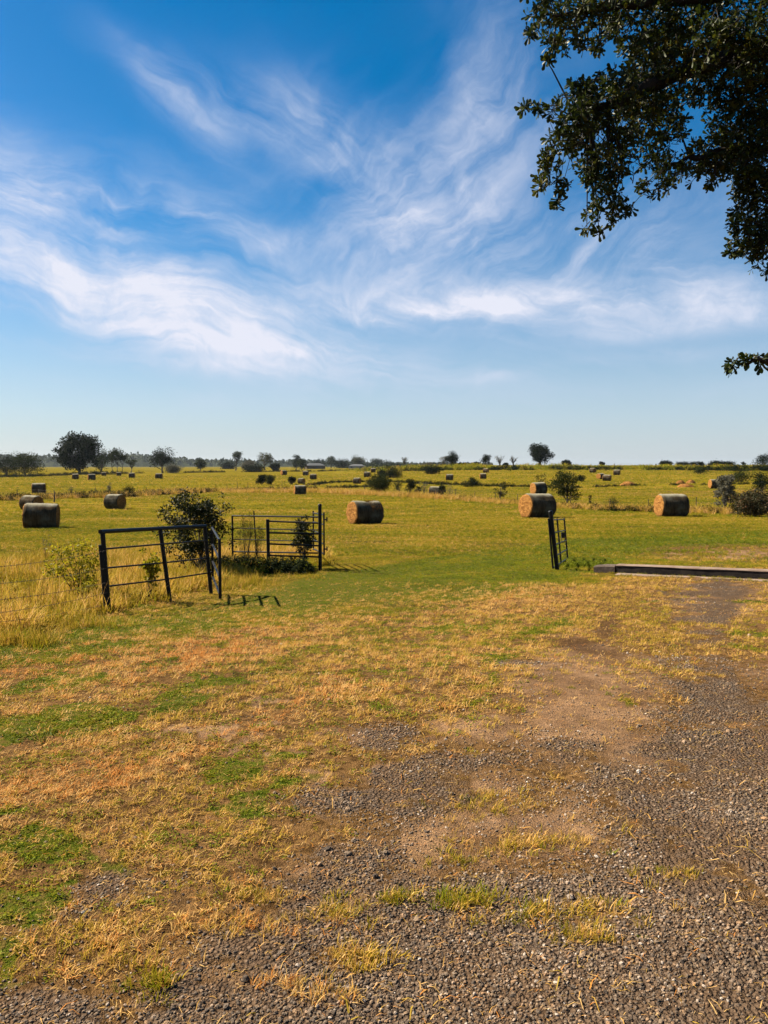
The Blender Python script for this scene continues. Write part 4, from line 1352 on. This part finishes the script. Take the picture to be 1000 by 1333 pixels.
# near plants
NB_ = dict(group='plants by the gates')
p = at(258, 748)
tree('bush', 'big dark leafy bush behind the pipe fence and gate', 'bush', p, 2.12, 1.9, M['bushdark'], 91, None, lo=.0, nb=120, n=5600, leaf=.055, br=.085, trunk_r=.035, topn=1)
p = at(101, 786)
tree('shrub', 'yellow green shrub left of the black pipe fence', 'shrub', p, 1.18, 1.0, M['bushyellow'], 92, None, lo=.12, nb=44, n=1150, leaf=.05, br=.14, trunk_r=.018, topn=1)
p = at(116, 792)
tree('shrub', 'small forked seedling right under the yellow green shrub', 'shrub', p, .5, .35, M['bushyellow'], 97, None, lo=.28, nb=12, n=160, leaf=.045, br=.16, trunk_r=.012, topn=1)
p = at(196, 785)
tree('sapling', 'bright yellow leaved sapling seen through the pipe fence', 'sapling', p, 1.02, .36, M['bushyellow'], 93, None, lo=.2, nb=18, n=360, leaf=.062, br=.18, trunk_r=.010)
p = at(394, 741)
tree('sapling', 'slender leafy sapling growing through the gate bars', 'sapling', p, 1.42, .72, M['bushdark'], 94, None, lo=.18, nb=34, n=1500, leaf=.05, br=.12, trunk_r=.018, topn=1)
for i, (wx_, ty_) in enumerate(((316, 660), (326, 657), (338, 676))):
    p = at(wx_, 740)
    hh_ = (738 - ty_) * p.y / 1000
    tree('tall_weed', ['left', 'middle', 'right'][i] + ' stalk of the three tall feathery weeds behind the gate', 'weed', p, hh_, .30, M['far_olive'], 95 + i * 3, 'feathery weeds behind the gate', lo=.25, nb=30, n=420, leaf=.055, br=.16, trunk_r=.010, topn=1, asp=.12)
p = at(60, 738)
tree('tall_weed', 'wispy dead weed standing beyond the shrub in the left field', 'weed', p, .9, .35, M['far_pale'], 99, None, lo=.3, nb=12, n=60, leaf=.05, br=.16, trunk_r=.008, topn=1, asp=.3)

# ------------------------------------------------------------------ far hills and woods
def far_ridge(name, label, az0, az1, dist, hfun, mat_, kind, n_, leaf):
    b_ = MB()
    A = np.linspace(az0, az1, n_)
    X_ = np.sin(A) * dist; Y_ = np.cos(A) * dist
    Hs = hfun(A)
    g0 = H(X_, Y_, False)
    rows = []
    for k_, (dr, hq) in enumerate(((-160, -.2), (-120, .35), (-60, .75), (0, 1.0), (90, .9), (220, -.2))):
        rr_ = dist + dr
        nzz = (vnoise(A * 900, np.full(n_, k_ * 3.), .9, 300, 3) - .5) * 5
        rows.append(np.stack([np.sin(A) * rr_, np.cos(A) * rr_, g0 - 3 + Hs * max(hq, 0) + nzz * (hq > 0)], -1))
    rows = np.array(rows)
    idx_ = np.arange(rows.shape[0] * n_).reshape(rows.shape[0], n_)
    b_.add(rows.reshape(-1, 3), np.stack([idx_[:-1, :-1], idx_[1:, :-1], idx_[1:, 1:], idx_[:-1, 1:]], -1).reshape(-1, 4))
    # crowns of the wood on it
    r_ = np.random.default_rng(17)
    m_ = n_ * 6
    a_ = r_.uniform(az0, az1, m_); k_ = r_.uniform(-130, 60, m_)
    hh = hfun(a_) * (1 - ((k_ - 0) / 260) ** 2)
    pos = np.stack([np.sin(a_) * (dist + k_), np.cos(a_) * (dist + k_), H(np.sin(a_) * dist, np.cos(a_) * dist, False) - 3 + hh * r_.uniform(.5, 1.05, m_)], -1)
    up = unit(r_.normal(size=(m_, 3)) + [0, 0, .6]); nrm = unit(np.cross(up, r_.normal(size=(m_, 3))))
    Lf = leaf * r_.uniform(.5, 1.3, m_)
    leafshape(b_, pos, nrm, up, Lf, Lf * .8)
    o = b_.build(name, mat_, smooth=False)
    return tag(o, label, None, None, kind)


def hill_h(a):
    px_ = 500 + 1000 * np.tan(a)
    prof = np.interp(px_, [-800, -60, 20, 60, 140, 180, 215, 260, 330, 380, 420, 480, 560, 700], [14, 15, 9, 10, 10, 12, 8, 6, 5, 4.5, 3.5, 1.5, 1, 0])
    return (prof + 1.4 * (vnoise(a * 60, a * 0, 1, 301, 3) - .5) * 2 + 3.2) * 2.7


hills = far_ridge('hills', None, R(-55), R(8), 2700, hill_h, M['far_mid'], 'structure', 1400, 12)


def wood_h(a):
    px_ = 500 + 1000 * np.tan(a)
    return (np.interp(px_, [460, 500, 530, 545, 570, 600, 640], [2.2, 3.2, 2.6, 1.2, 2.4, 1.0, 0]) + 2.2 * (vnoise(a * 300, a * 0, 1, 305, 3) - .4) + 1.2) * 1.2


wood = far_ridge('distant_wood', 'low hazy line of woodland on the middle horizon', R(-3), R(8), 1150, wood_h, M['far_mid'], 'stuff', 500, 5)
wood['category'] = 'woodland'

# ------------------------------------------------------------------ barn and house far away
def house(name, lab, cat, px, by, wpx, hpx, roof, wall, ang, win=True):
    p = at(px, by)
    s_ = p.y / 1000
    w_, h_ = wpx * s_, hpx * s_
    dp = w_ * .6
    root = empty(name, p, ang, lab, cat)
    b_ = MB(); b_.box((0, 0, h_ * .275 - .3), (w_, dp, h_ * .55 + .6)); b_.build('wall', wall, root)
    b_ = MB()
    e = .25
    x0, x1, y0 = -w_ / 2 - e, w_ / 2 + e, dp / 2 + e
    zb, zt = h_ * .55, h_
    hip = w_ * .22
    lo_ = [(x0, -y0, zb), (x1, -y0, zb), (x1, y0, zb), (x0, y0, zb)]
    V = lo_ + [(x, y, z + .15) for x, y, z in lo_] + [(x0 + hip, 0, zt), (x1 - hip, 0, zt)]
    b_.add(V, [(3, 2, 1, 0), (0, 1, 5, 4), (1, 2, 6, 5), (2, 3, 7, 6), (3, 0, 4, 7), (4, 5, 9, 8), (6, 7, 8, 9)])
    b_.add(V, [(5, 6, 9), (7, 4, 8)])
    b_.build('roof', roof, root)
    for k_ in (-.3, .05, .32):
        b_ = MB(); b_.box((k_ * w_, -dp / 2 - .02, h_ * .28), (w_ * .1, .06, h_ * .25)); b_.build('window' if win else 'door', M['darkhole'], root)
    return root


house('barn', 'low grey roofed barn in front of the dark trees', 'barn', 410, 610.3, 24, 7.5, M['tin'], M['wood'], .3, False)
house('house', 'small white house under the brownish tree', 'house', 465, 609.8, 20, 5.5, M['tin'], M['whitewall'], -.2)

# ------------------------------------------------------------------ pipe fence, gates, posts
def tubepart(name, pts, rad, parent, mat_='paint', seg=12, smooth=True):
    b_ = MB()
    o_ = np.array(parent.location)
    b_.tube([np.array(q_) - o_ for q_ in pts], rad, seg)
    return b_.build(name, M[mat_], parent, smooth)


def lerp(a, b_, t):
    return a * (1 - t) + b_ * t


P1, P2, P3_ = at(142, 800), at(221.5, 783), at(275, 772)
fence = empty('pipe_fence', P2, 0, 'black steel pipe fence panel with three posts on the left', 'fence')
tops = [over(P1, 133.5, 692), over(P2, 208.5, 688), over(P3_, 266.5, 685)]
down = Vector((0, 0, -.4))
for bp, tp in zip((P1, P2, P3_), tops):
    dirn = (tp - bp).normalized()
    tubepart('post', [bp - dirn * .3, tp], .036, fence)
over0 = tops[0] + (tops[0] - tops[1]).normalized() * .06
tubepart('top_rail', [over0, tops[0], tops[1], tops[2] + (tops[2] - tops[1]).normalized() * .03], .033, fence)
b_ = MB()
for ya, yb_, yc in ((714.5, 708, 703.5), (739.5, 732.5, 726.5), (763.5, 754.5, 746)):
    a = over(P1, 138, ya); c_ = over(P2, 214, yb_); e = over(P3_, 270, yc)
    tubepart('rail', [a, c_, e], .0135, fence, seg=8)
dirn = (tops[0] - P1).normalized()
a = lerp(P1, tops[0], .84)
b_.tube([np.array(lerp(P1, tops[0], -.02) - dirn * 0 + Vector((-.025, -.02, 0))) - np.array(fence.location), np.array(a + Vector((-.03, -.02, 0))) - np.array(fence.location)], .038, 12)
b_.build('post_sleeve', M['paint'], fence, True)

# short open gate hung on the third post
gateA = empty('walk_gate', P3_, 0, 'short black pipe gate swung open toward the camera, rails glinting', 'gate')
ga_t = over(P3_, 270, 691)
n_end = P3_ + Vector((.50, -1.55, 0)); n_end.z = float(H(n_end.x, n_end.y))
def fr(h0, h1, k_):
    a = Vector((P3_.x + .04, P3_.y - .03, 0)); a.z = P3_.z + h0
    e = Vector((n_end.x, n_end.y, 0)); e.z = P3_.z - .03 + h1
    return a, e
for h_ in (1.24, .93, .62, .33):
    a, e = fr(h_, h_ - .06, 0)
    tubepart('rail', [a, e], .019, gateA)
a, e = fr(1.24, 1.18, 0); a2, e2 = fr(.33, .27, 0)
tubepart('stile', [e + Vector((0, 0, .03)), e2 - Vector((0, 0, .05))], .026, gateA)
tubepart('stile', [a + Vector((0, 0, .03)), a2 - Vector((0, 0, .05))], .022, gateA)

for h_ in (1.12, .42):
    b_ = MB()
    b_.box((.02, -.02, h_), (.10, .05, .035), -1.2, .006)
    b_.tube([(.0, -.03, h_ - .05), (.0, -.03, h_ + .06)], .016, 8)
    b_.build('hinge', M['paint'], gateA)
# tall gate post with hinged bar gate, thin panel behind
PB = at(417, 743)
postB = empty('gate_post', PB, 0, 'tall round black gate post left of the opening', 'gate post')
tB = over(PB, 416.5, 658)
tubepart('post', [PB - Vector((0, 0, .3)), tB], .042, postB)
tubepart('post_cap', [tB, tB + Vector((0, 0, .025)), tB + Vector((0, 0, .04))], [.047, .045, .025], postB)

PS = at(350, 742)
bar = empty('bar_gate', PB, 0, 'black steel gate with four thick bars between short post and tall post', 'gate')
sT = over(PS, 348.5, 676)
tubepart('short_post', [PS - Vector((0, 0, .3)), sT], .042, bar)
for y0_, y1_ in ((678.5, 681), (693.5, 695), (708, 710.5), (723, 725)):
    tubepart('bar', [over(PS, 350, y0_), over(PB, 415, y1_)], .021, bar)

PL = at(302.5, 739)
back = PL + Vector((0, .5, 0))
thin = empty('field_panel', PL, 0, 'thin wide black pipe panel standing behind the thick barred gate', 'gate')
off_ = Vector((0, .35, 0))
PBo = Vector(PB) + off_; PLo = Vector(PL) + Vector((0, .25, 0))
tubepart('stile', [over(PLo, 303, 722) - Vector((0, 0, .05)), over(PLo, 302.5, 671)], .024, thin)
for y0_, y1_ in ((671.5, 673), (687.5, 690), (702, 705), (718, 720)):
    tubepart('bar', [over(PLo, 302.5, y0_), over(PBo, 414, y1_)], .020 if y0_ < 680 or y0_ > 710 else .013, thin)
tubepart('brace', [over(PLo, 334.5, 730), over(PLo, 330.5, 665)], .017, thin)

# leaf of the drive gate standing open, seen nearly edge on
def edge_gate(root, hingebase, farbase, hts, n_up, r_=.019, far_px=None):
    a0, a1 = Vector(hingebase), Vector(farbase)
    for h_ in hts:
        tubepart('bar', [a0 + Vector((0, 0, h_)), a1 + Vector((0, 0, h_ - (.0)))], r_, root)
    for i in range(n_up):
        t = i / (n_up - 1)
        q_ = lerp(a0, a1, t)
        tubepart('upright', [q_ + Vector((0, 0, min(hts) - .03)), q_ + Vector((0, 0, max(hts) + .06))], r_ * 1.05, root)


A0 = at(422, 741); A0 = A0 + Vector((0, .02, 0)); A0.z = PB.z
A1 = Vector((A0.x - .42, A0.y + 1.75, 0)); A1.z = float(H(A1.x, A1.y)) + .02
driveL = empty('drive_gate', A0, 0, 'narrow black gate leaf folded back behind the tall gate post, seen edge on', 'gate', )
edge_gate(driveL, A0, A1, (1.30, 1.06, .82, .58, .34), 2)

for h_ in (1.18, .46):
    b_ = MB()
    b_.box((.045, .02, h_), (.08, .05, .035), .2, .006)
    b_.tube([(.07, .03, h_ - .05), (.07, .03, h_ + .06)], .016, 8)
    b_.build('hinge', M['paint'], driveL)
# right gate post and leaf
PR = at(725.5, 741)
tR = over(PR, 716.8, 667)
postR = empty('gate_post', PR, 0, 'leaning black gate post right of the opening, in front of a hay bale', 'gate post')
dR = (tR - PR).normalized()
tubepart('post', [PR - dR * .3, tR], .052, postR)
b_ = MB(); b_.tube([np.array(tR - PR), np.array(tR - PR + dR * .03), np.array(tR - PR + dR * .045)], [.058, .056, .03], 12); b_.build('post_cap', M['paint'], postR, True)
rg = empty('ladder_gate', PR, 0, 'ladder like black gate leaf folded back beside the leaning gate post', 'gate')
N0b, N0t = over(PR, 720, 740), over(PR, 714.2, 675)
Rd = Vector((PR.x + 1.05, PR.y + 3.6, 0)); Rd.z = float(H(Rd.x, Rd.y))
F0b, F0t = over(Rd, 739, 727), over(Rd, 734.5, 674.5)
Md = lerp(PR, Rd, .42)
M0b, M0t = over(Md, 730.5, 733), over(Md, 725.3, 675)
tubepart('upright', [N0b, N0t], .024, rg)
tubepart('upright', [M0b, M0t], .022, rg)
tubepart('upright', [F0b, F0t], .024, rg)
for t in (.03, .30, .55, .78, .99):
    tubepart('bar', [lerp(N0t, N0b, t), lerp(M0t, M0b, t), lerp(F0t, F0b, t)], .018, rg)
b_ = MB()
mp_ = np.array(lerp(lerp(M0t, F0t, .6), lerp(M0b, F0b, .6), .40)) - np.array(PR)
b_.box(mp_, (.10, .06, .16), .3, .01)
b_.build('latch_box', M['paint'], rg)
b_ = MB()
th_ = np.linspace(0, 6.283, 17)
b_.tube([mp_ + np.array([.05 * math.cos(a_), -.03, -.12 + .10 * math.sin(a_)]) for a_ in th_], .009, 6, cap=False)
b_.build('chain', M['wire'], rg, True)

# ------------------------------------------------------------------ wire fences
def wire_fence(name, lab, posts, wires, mat_, rad, heights, hpost, wr=.0022, thick=None):
    P = [at(*q_) for q_ in posts]
    root = empty(name, P[0], 0, lab, 'fence')
    tops_ = []
    r_ = np.random.default_rng(len(posts))
    for i, q_ in enumerate(P):
        hp = hpost * r_.uniform(.85, 1.12)
        lean = Vector((r_.normal() * .05, r_.normal() * .05, 0)) * hp
        tubepart('post', [q_ - Vector((0, 0, .3)), q_ + lean + Vector((0, 0, hp))], (thick or {}).get(i, rad), root, mat_, 7, False)
        tops_.append((q_, lean, hp))
    for h_ in heights:
        pts = []
        for i in range(len(P) - 1):
            for t in np.linspace(0, 1, 5)[:-1]:
                q_ = lerp(P[i], P[i + 1], t)
                pts.append(q_ + Vector((0, 0, h_ - .12 * t * (1 - t))))
        pts.append(P[-1] + Vector((0, 0, h_)))
        tubepart('wire', pts, wr, root, 'wire', 4, False)
    return root


wire_fence('wire_fence', 'line of thin posts and wire across the left field in the scrub', [(-25, 650), (22, 648), (50, 648), (72, 651), (99, 648), (124, 646), (191, 643.5), (210, 642.5), (229, 641.5), (281, 638), (296, 637), (309, 636.5), (323, 636), (367, 633), (371, 632), (410, 634)],
           0, 'wood', .045, (.4, .8, 1.1), 1.15, .006)
wire_fence('wire_fence', 'wire fence of thin posts behind the bales in the right field', [(475.5, 641), (520, 645), (556, 647), (593, 649), (618, 650), (645, 653), (674, 655), (742, 660), (793, 664), (845, 664), (906, 664), (960, 668), (1030, 671)],
           0, 'wood', .035, (.35, .7, 1.05), 1.15, .005, {0: .08})
wire_fence('wire_fence', 'few dark posts of a fence along the crest of the right hill', [(560, 609), (640, 607.6), (720, 607), (800, 607), (854, 607.5), (900, 608), (960, 609)], 0, 'wood', .12, (.5, 1.2), 1.5, .01, {4: .3})
# stout leaning post of the left field
p = at(70.5, 654)
post = MB(); post.tube([(0, 0, -.3), (.05, 0, .5), (.13, 0, 1.18)], [.085, .08, .075], 9)
o = post.build('fence_post', M['wood']); o.location = p
tag(o, 'stout dark leaning wooden post between the left hay bales and the dark scrub', 'post')
# barbed strands and stake left of the pipe fence
E0 = at(-3, 834)
nf = empty('barbed_wire_fence', P1, 0, 'rusty barbed wire strands running left from the pipe fence post', 'fence')
for ya, yb_ in ((752, 710), (774, 733), (795, 752), (812, 765), (824, 780)):
    a = over(E0, -3, ya - 14); e = over(P1, 141, yb_ + 6)
    pts = [lerp(a, e, t) - Vector((0, 0, .10 * t * (1 - t))) for t in np.linspace(0, 1, 9)]
    tubepart('strand', pts, .0026, nf, 'wire', 5)
    b_ = MB()
    for t in np.linspace(.02, .98, 26):
        c_ = np.array(lerp(a, e, t) - Vector((0, 0, .10 * t * (1 - t)))) - np.array(nf.location)
        for s_ in (-1, 1):
            v_ = np.array([.012 * s_, .004, .014]); b_.tube([c_ - v_, c_ + v_], [.0009, .0009], 3)
    b_.build('barb', M['wire'], nf)['kind'] = 'stuff'
tubepart('stake', [E0 - Vector((0, 0, .2)), E0 + Vector((0, 0, 1.05))], .022, nf, 'wire', 8)

# ------------------------------------------------------------------ concrete curb
curb = empty('concrete_curb', CA, math.atan2(CB.y - CA.y, CB.x - CA.x), 'long low concrete curb with a flush strip in front, right side of the drive', 'curb')
Lc = 7.5
z1 = float(H(CB.x, CB.y)) - CA.z
sl = z1 / math.hypot(CB.x - CA.x, CB.y - CA.y)
def slab(name, x0, x1, y0, y1, h0, h1, bev, mat_='concrete', n_=26, seed=1, taper=0):
    b_ = MB()
    rings = []
    for i, x in enumerate(np.linspace(x0, x1, n_)):
        g_ = sl * x if x < 4 else sl * x
        j = (vnoise(np.array([x * 1.0] * 8), np.arange(8) * 3., 2.2, seed, 2) - .5) * .022
        q_ = [(y0, h0), (y0, h1 - bev), (y0 + bev, h1), ((y0 + y1) / 2, h1), (y1 - bev, h1), (y1, h1 - bev), (y1, h0), ((y0 + y1) / 2, h0)]
        k_ = (1 - taper * max(0, 1 - i / 2)) if taper else 1
        rings.append([(x, yy_ + jj, g_ + zz_ * (k_ if zz_ > 0 else 1) + jj * .7) for (yy_, zz_), jj in zip(q_, j)])
    b_.quadloop(np.array(rings)[:, ::-1])
    return b_.build(name, M[mat_], curb)
M['face_shade'] = plain('shade_dark_concrete', (.018, .015, .014), (.055, .042, .036), 5, .95, .2, .6, .015)  # shade on the beam's front face, put into the concrete colour
M['pinkish'] = plain('pale_lit_concrete', (.24, .165, .125), (.36, .27, .215), 4, .95, .05, .4, .01)  # pale concrete; on the cap it paints in the sunlit top
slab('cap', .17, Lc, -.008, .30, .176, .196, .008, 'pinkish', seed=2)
slab('curb_beam', .18, Lc, .0, .30, -.3, .175, .012, 'face_shade')
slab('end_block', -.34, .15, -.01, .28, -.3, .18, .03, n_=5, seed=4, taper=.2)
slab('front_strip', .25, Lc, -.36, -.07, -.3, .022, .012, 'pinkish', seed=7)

# ------------------------------------------------------------------ overhanging oak on the right
r_ = np.random.default_rng(404)
oak_base = Vector((7.4, 7.4, float(H(7.4, 7.4))))
oak = empty('oak_tree', oak_base, 0, 'large oak whose dark leafy boughs hang into the upper right corner', 'tree')
OB = np.array(oak_base)


def scr(px, py, dep):
    u = (px - 500) / F; v = (666.5 - py) / F
    dy, dz = CP + v * SP, -SP + v * CP
    t = dep / dy
    return np.array([u * t, dep, EYE + dz * t])


# places of leafy clumps surveyed on the boughs: px, py, radius px, depth m, fill
CL = [(700, 10, 24, 6.4, .8), (722, 22, 30, 6.6, .8), (760, 8, 40, 6.6, 1.2), (715, 55, 18, 6.2, .6), (712, 80, 7, 6.2, .5), (690, 46, 8, 6.2, .6), (738, 50, 20, 6.5, .8), (780, 45, 22, 6.8, .8), (755, 60, 14, 6.5, .6),
      (800, 20, 40, 7, 1.2), (850, 20, 50, 7, 1.3), (900, 30, 60, 7.2, 1.4), (960, 30, 60, 7, 1.4), (835, 55, 26, 6.8, .9), (870, 70, 45, 7, 1.3), (930, 80, 40, 7.4, 1.0), (985, 80, 40, 7, 1.3),
      (800, 112, 32, 6.4, 1.2), (840, 105, 40, 6.8, 1.4), (765, 120, 24, 6.2, 1.0), (745, 140, 26, 6.1, 1.0), (750, 110, 12, 6.1, .6), (715, 146, 9, 6.0, .7), (700, 146, 7, 6.0, .7), (683, 139, 9, 6.0, .9), (735, 165, 20, 6.1, .9),
      (780, 150, 34, 6.4, 1.4), (820, 155, 38, 6.7, 1.4), (860, 140, 40, 6.9, 1.3), (730, 190, 20, 6.1, .9), (712, 205, 13, 6.0, .8), (704, 212, 7, 6, .7), (760, 185, 32, 6.3, 1.2), (800, 195, 34, 6.5, 1.3), (715, 232, 15, 6.1, .9), (703, 240, 9, 6.0, .8),
      (730, 250, 11, 6.1, .8), (725, 265, 8, 6.1, .7), (770, 220, 28, 6.3, 1.1), (800, 230, 24, 6.4, 1.0), (785, 255, 18, 6.3, .9), (772, 277, 12, 6.3, .8), (764, 296, 7, 6.3, .7), (780, 303, 6, 6.3, .6), (800, 270, 14, 6.3, .9), (815, 277, 8, 6.3, .8), (795, 285, 8, 6.3, .6),
      (845, 215, 14, 6.6, .7), (853, 250, 13, 6.6, .8), (870, 240, 14, 6.7, .8), (838, 240, 8, 6.6, .6), (870, 215, 22, 6.8, .9), (895, 225, 20, 6.8, .9), (905, 205, 26, 6.9, 1.0), (925, 225, 20, 6.9, .9), (930, 238, 9, 6.8, .6), (860, 180, 30, 6.8, 1.0), (880, 165, 18, 7.0, .7),
      (900, 130, 26, 7.2, .8), (935, 120, 26, 7.2, .9), (955, 180, 40, 7.0, 1.2), (960, 130, 40, 7.0, 1.3), (990, 150, 50, 7.0, 1.4), (940, 205, 30, 6.9, 1.1), (985, 215, 44, 6.8, 1.4), (990, 260, 38, 6.7, 1.4), (970, 250, 26, 6.7, 1.1), (965, 290, 16, 6.6, .9),
      (985, 305, 28, 6.6, 1.2), (955, 298, 10, 6.6, .8), (950, 330, 9, 6.6, .8), (970, 328, 12, 6.6, .8), (990, 338, 16, 6.6, 1.0), (1000, 350, 10, 6.6, .8), (952, 316, 6, 6.6, .5), (1010, 300, 40, 6.8, 1.2), (1010, 200, 50, 7.0, 1.2), (1010, 110, 50, 7.2, 1.2),
      (954, 474, 6, 5.0, .1), (970, 470, 8, 5.0, .1), (987, 474, 9, 5.0, .2), (1005, 470, 12, 5.0, .5),
      (1040, 340, 24, 6.6, 1.0), (1060, 400, 24, 6.0, 1.0), (1045, 455, 24, 5.2, 1.0), (965, 60, 40, 6.4, 1.2), (910, 60, 36, 6.4, 1.1), (1000, 60, 40, 6.4, 1.2)]
leafC, leafU, leafN, leafL = [], [], [], []
tw = MB()
limb = MB()


def spray(c, rad, nleaf, dirn_, Lm=.061):
    nleaf = int(nleaf * 1.35)
    """a twig with its rosette of obovate leaves"""
    st = c - dirn_ * rad * .9
    kink = (st + c) / 2 + r_.normal(0, .12, 3) * rad
    tw.tube([st, kink, c], [.0045, .0034, .0018], 4)
    for i in range(nleaf):
        t = 1 - abs(r_.normal()) * .35
        t = max(t, .1)
        q_ = (st * (1 - 2 * t) + kink * 2 * t) if t < .5 else (kink * (2 - 2 * t) + c * (2 * t - 1))
        u_ = unit(dirn_ * .7 + r_.normal(size=3) * .75)
        n1 = unit(np.cross(u_, r_.normal(size=3)) + np.array([0, 0, .5]))
        n1 = unit(n1 - u_ * np.dot(n1, u_))
        leafC.append(q_); leafU.append(u_); leafN.append(n1); leafL.append(Lm * r_.uniform(.6, 1.25))


blobW = []
for (px, py, rp, dep, fill) in CL:
    c0 = scr(px, py, dep)
    rw = rp * dep / 1000
    k_ = max(3, int(fill * (rp / 6.2) ** 2 * 1.02 + 3))
    blobW.append((c0, rw))
    outd = unit(c0 - np.array([6.5, 7.2, 6.0]))
    for i in range(k_):
        o_ = unit(r_.normal(size=3)) * r_.uniform(0, 1) ** .5 * rw * np.array([1, 1.6, 1])
        c = c0 + o_ * .95
        dirn_ = unit(outd * .5 + unit(o_ + 1e-6) * .5 + np.array([0, 0, -.25]) + r_.normal(size=3) * .35)
        spray(c, min(.14, .06 + rw * .5), int(r_.integers(7, 13)), dirn_)

trunk_top = np.array([6.9, 7.5, 6.6])
limb.tube([OB + [0, 0, -.3], OB + [.02, 0, .4], OB + [.0, .05, 1.6], OB + [-.15, .1, 3.2], OB + [-.25, .1, 4.6], trunk_top, trunk_top + [.1, .4, 1.8], trunk_top + [.0, .6, 3.2]],
          [.46, .36, .31, .29, .26, .22, .15, .06], 16)
# main boughs reaching to the left, then lesser limbs out to every clump
main = [([6.95, 7.4, 4.2], (1000, 60, 7.0), (900, 90, 7.0), (800, 130, 6.5), (740, 150, 6.2), .11),
        ([7.0, 7.4, 5.0], (1010, -20, 7.0), (880, 0, 7.0), (790, 10, 6.8), (720, 20, 6.5), .10),
        ([7.1, 7.3, 3.6], (1080, 180, 7.0), (1000, 190, 7.0), (930, 200, 6.9), (870, 215, 6.8), .08),
        ([7.1, 7.2, 3.2], (1120, 250, 6.8), (1040, 260, 6.7), (1000, 290, 6.6), (985, 330, 6.6), .07),
        ([7.2, 7.2, 2.7], (1150, 360, 6.2), (1060, 440, 5.4), (1015, 465, 5.0), (965, 474, 5.0), .05)]
anch = []
for st, a1, a2, a3, a4, r0 in main:
    pts = [np.array(st)] + [scr(*q_) for q_ in (a1, a2, a3, a4)]
    dense = []
    for i in range(len(pts) - 1):
        for t in np.linspace(0, 1, 6)[:-1]:
            dense.append(pts[i] * (1 - t) + pts[i + 1] * t + r_.normal(0, .02, 3))
    dense.append(pts[-1])
    tt_ = np.linspace(0, 1, len(dense))
    limb.tube(dense, r0 * (1 - tt_) ** .8 + .006, 8)
    anch += [(q_, r0 * (1 - t) ** .8 + .006) for q_, t in zip(dense, tt_)]
AP = np.array([a_[0] for a_ in anch])
for c0, rw in blobW:
    dd = np.linalg.norm(AP - c0, axis=1) + .25 * np.maximum(0, (AP[:, 0] * 0 + c0[0]) - AP[:, 0])
    j = int(np.argmin(np.where(AP[:, 0] > c0[0] - .15, dd, dd + 2)))
    a = AP[j]
    mid = (a + c0) / 2 + r_.normal(0, .04, 3) + [0, 0, .04]
    rr0 = min(anch[j][1] * .6, .018)
    limb.tube([a, a * .6 + mid * .4, mid, c0], [rr0, rr0 * .8, rr0 * .55, .003], 5)
# rest of the crown, out of the photograph
for i in range(240):
    d_ = unit(r_.normal(size=3)); rad = r_.uniform(.5, 1) ** .6
    c0 = trunk_top + d_ * rad * [4.3, 4.3, 3.0] + [0, 0, .3]
    px_, py_ = proj(c0[0], c0[1], c0[2])
    if c0[1] < .8 or (float(px_) < 1075 and float(py_) > -75):
        continue
    if c0[2] < 3.0 and math.hypot(c0[0] - 7.4, c0[1] - 7.4) < 1.2:
        continue
    st = OB + [-.2 * min(1, 1), .1, r_.uniform(3.0, 5.8)]
    mid = (st + c0) / 2 + r_.normal(0, .25, 3)
    limb.tube([st, st * .6 + mid * .4, mid, c0], [.05, .04, .025, .005], 5)
    for k_ in range(13):
        o_ = unit(r_.normal(size=3)) * r_.uniform(0, 1) ** .5 * .55
        spray(c0 + o_, .2, 9, unit(o_ + d_ * .3), .10)
limb_o = limb.build('trunk', M['limb'], None, True)
limb_o.parent = oak; limb_o.matrix_parent_inverse.identity()
limb_o.location = -oak_base
tw_o = tw.build('twigs', M['twig'], oak, True); tw_o.location = -oak_base; tw_o['kind'] = 'stuff'
lc, lu, ln, ll = np.array(leafC), np.array(leafU), np.array(leafN), np.array(leafL)
ls = np.cross(lu, ln)
L1 = ll[:, None]
prof = [(0, .02), (.35, .07), (.68, .165), (.86, .19), (1.0, .07)]
vv = []
bend = r_.uniform(-.18, .25, len(ll))[:, None]
for t, w_ in prof:
    cc = lc + lu * L1 * t + ln * L1 * bend * t * t
    vv += [cc - ls * L1 * w_ + ln * L1 * w_ * .35, cc, cc + ls * L1 * w_ + ln * L1 * w_ * .35]
VV = np.stack(vv, 1).reshape(-1, 3)
i0 = np.arange(len(ll))[:, None] * 15
fs = []
for k_ in range(4):
    for s_ in (0, 1):
        fs.append(np.hstack([i0 + 3 * k_ + s_, i0 + 3 * k_ + s_ + 1, i0 + 3 * k_ + s_ + 4, i0 + 3 * k_ + s_ + 3]))
lb = MB(); lb.add(VV, np.vstack(fs))
lv = lb.build('leaves', M['oakleaf'], oak, True); lv.location = -oak_base; lv['kind'] = 'stuff'
print('oak leaves', len(ll))

# ------------------------------------------------------------------ air
def haze():
    m_, n = newmat('haze_air')
    v_ = n.node('ShaderNodeVolumePrincipled', ins={'Color': (.72, .82, .95), 'Density': HAZE, 'Anisotropy': .3})
    n.node('ShaderNodeOutputMaterial', ins={1: v_.outputs[0]})
    b_ = MB(); b_.box((0, 0, 28), (13600, 13600, 66))
    o = b_.build('haze', m_)
    return tag(o, None, None, None, 'stuff')


HAZE = .000032
haze()
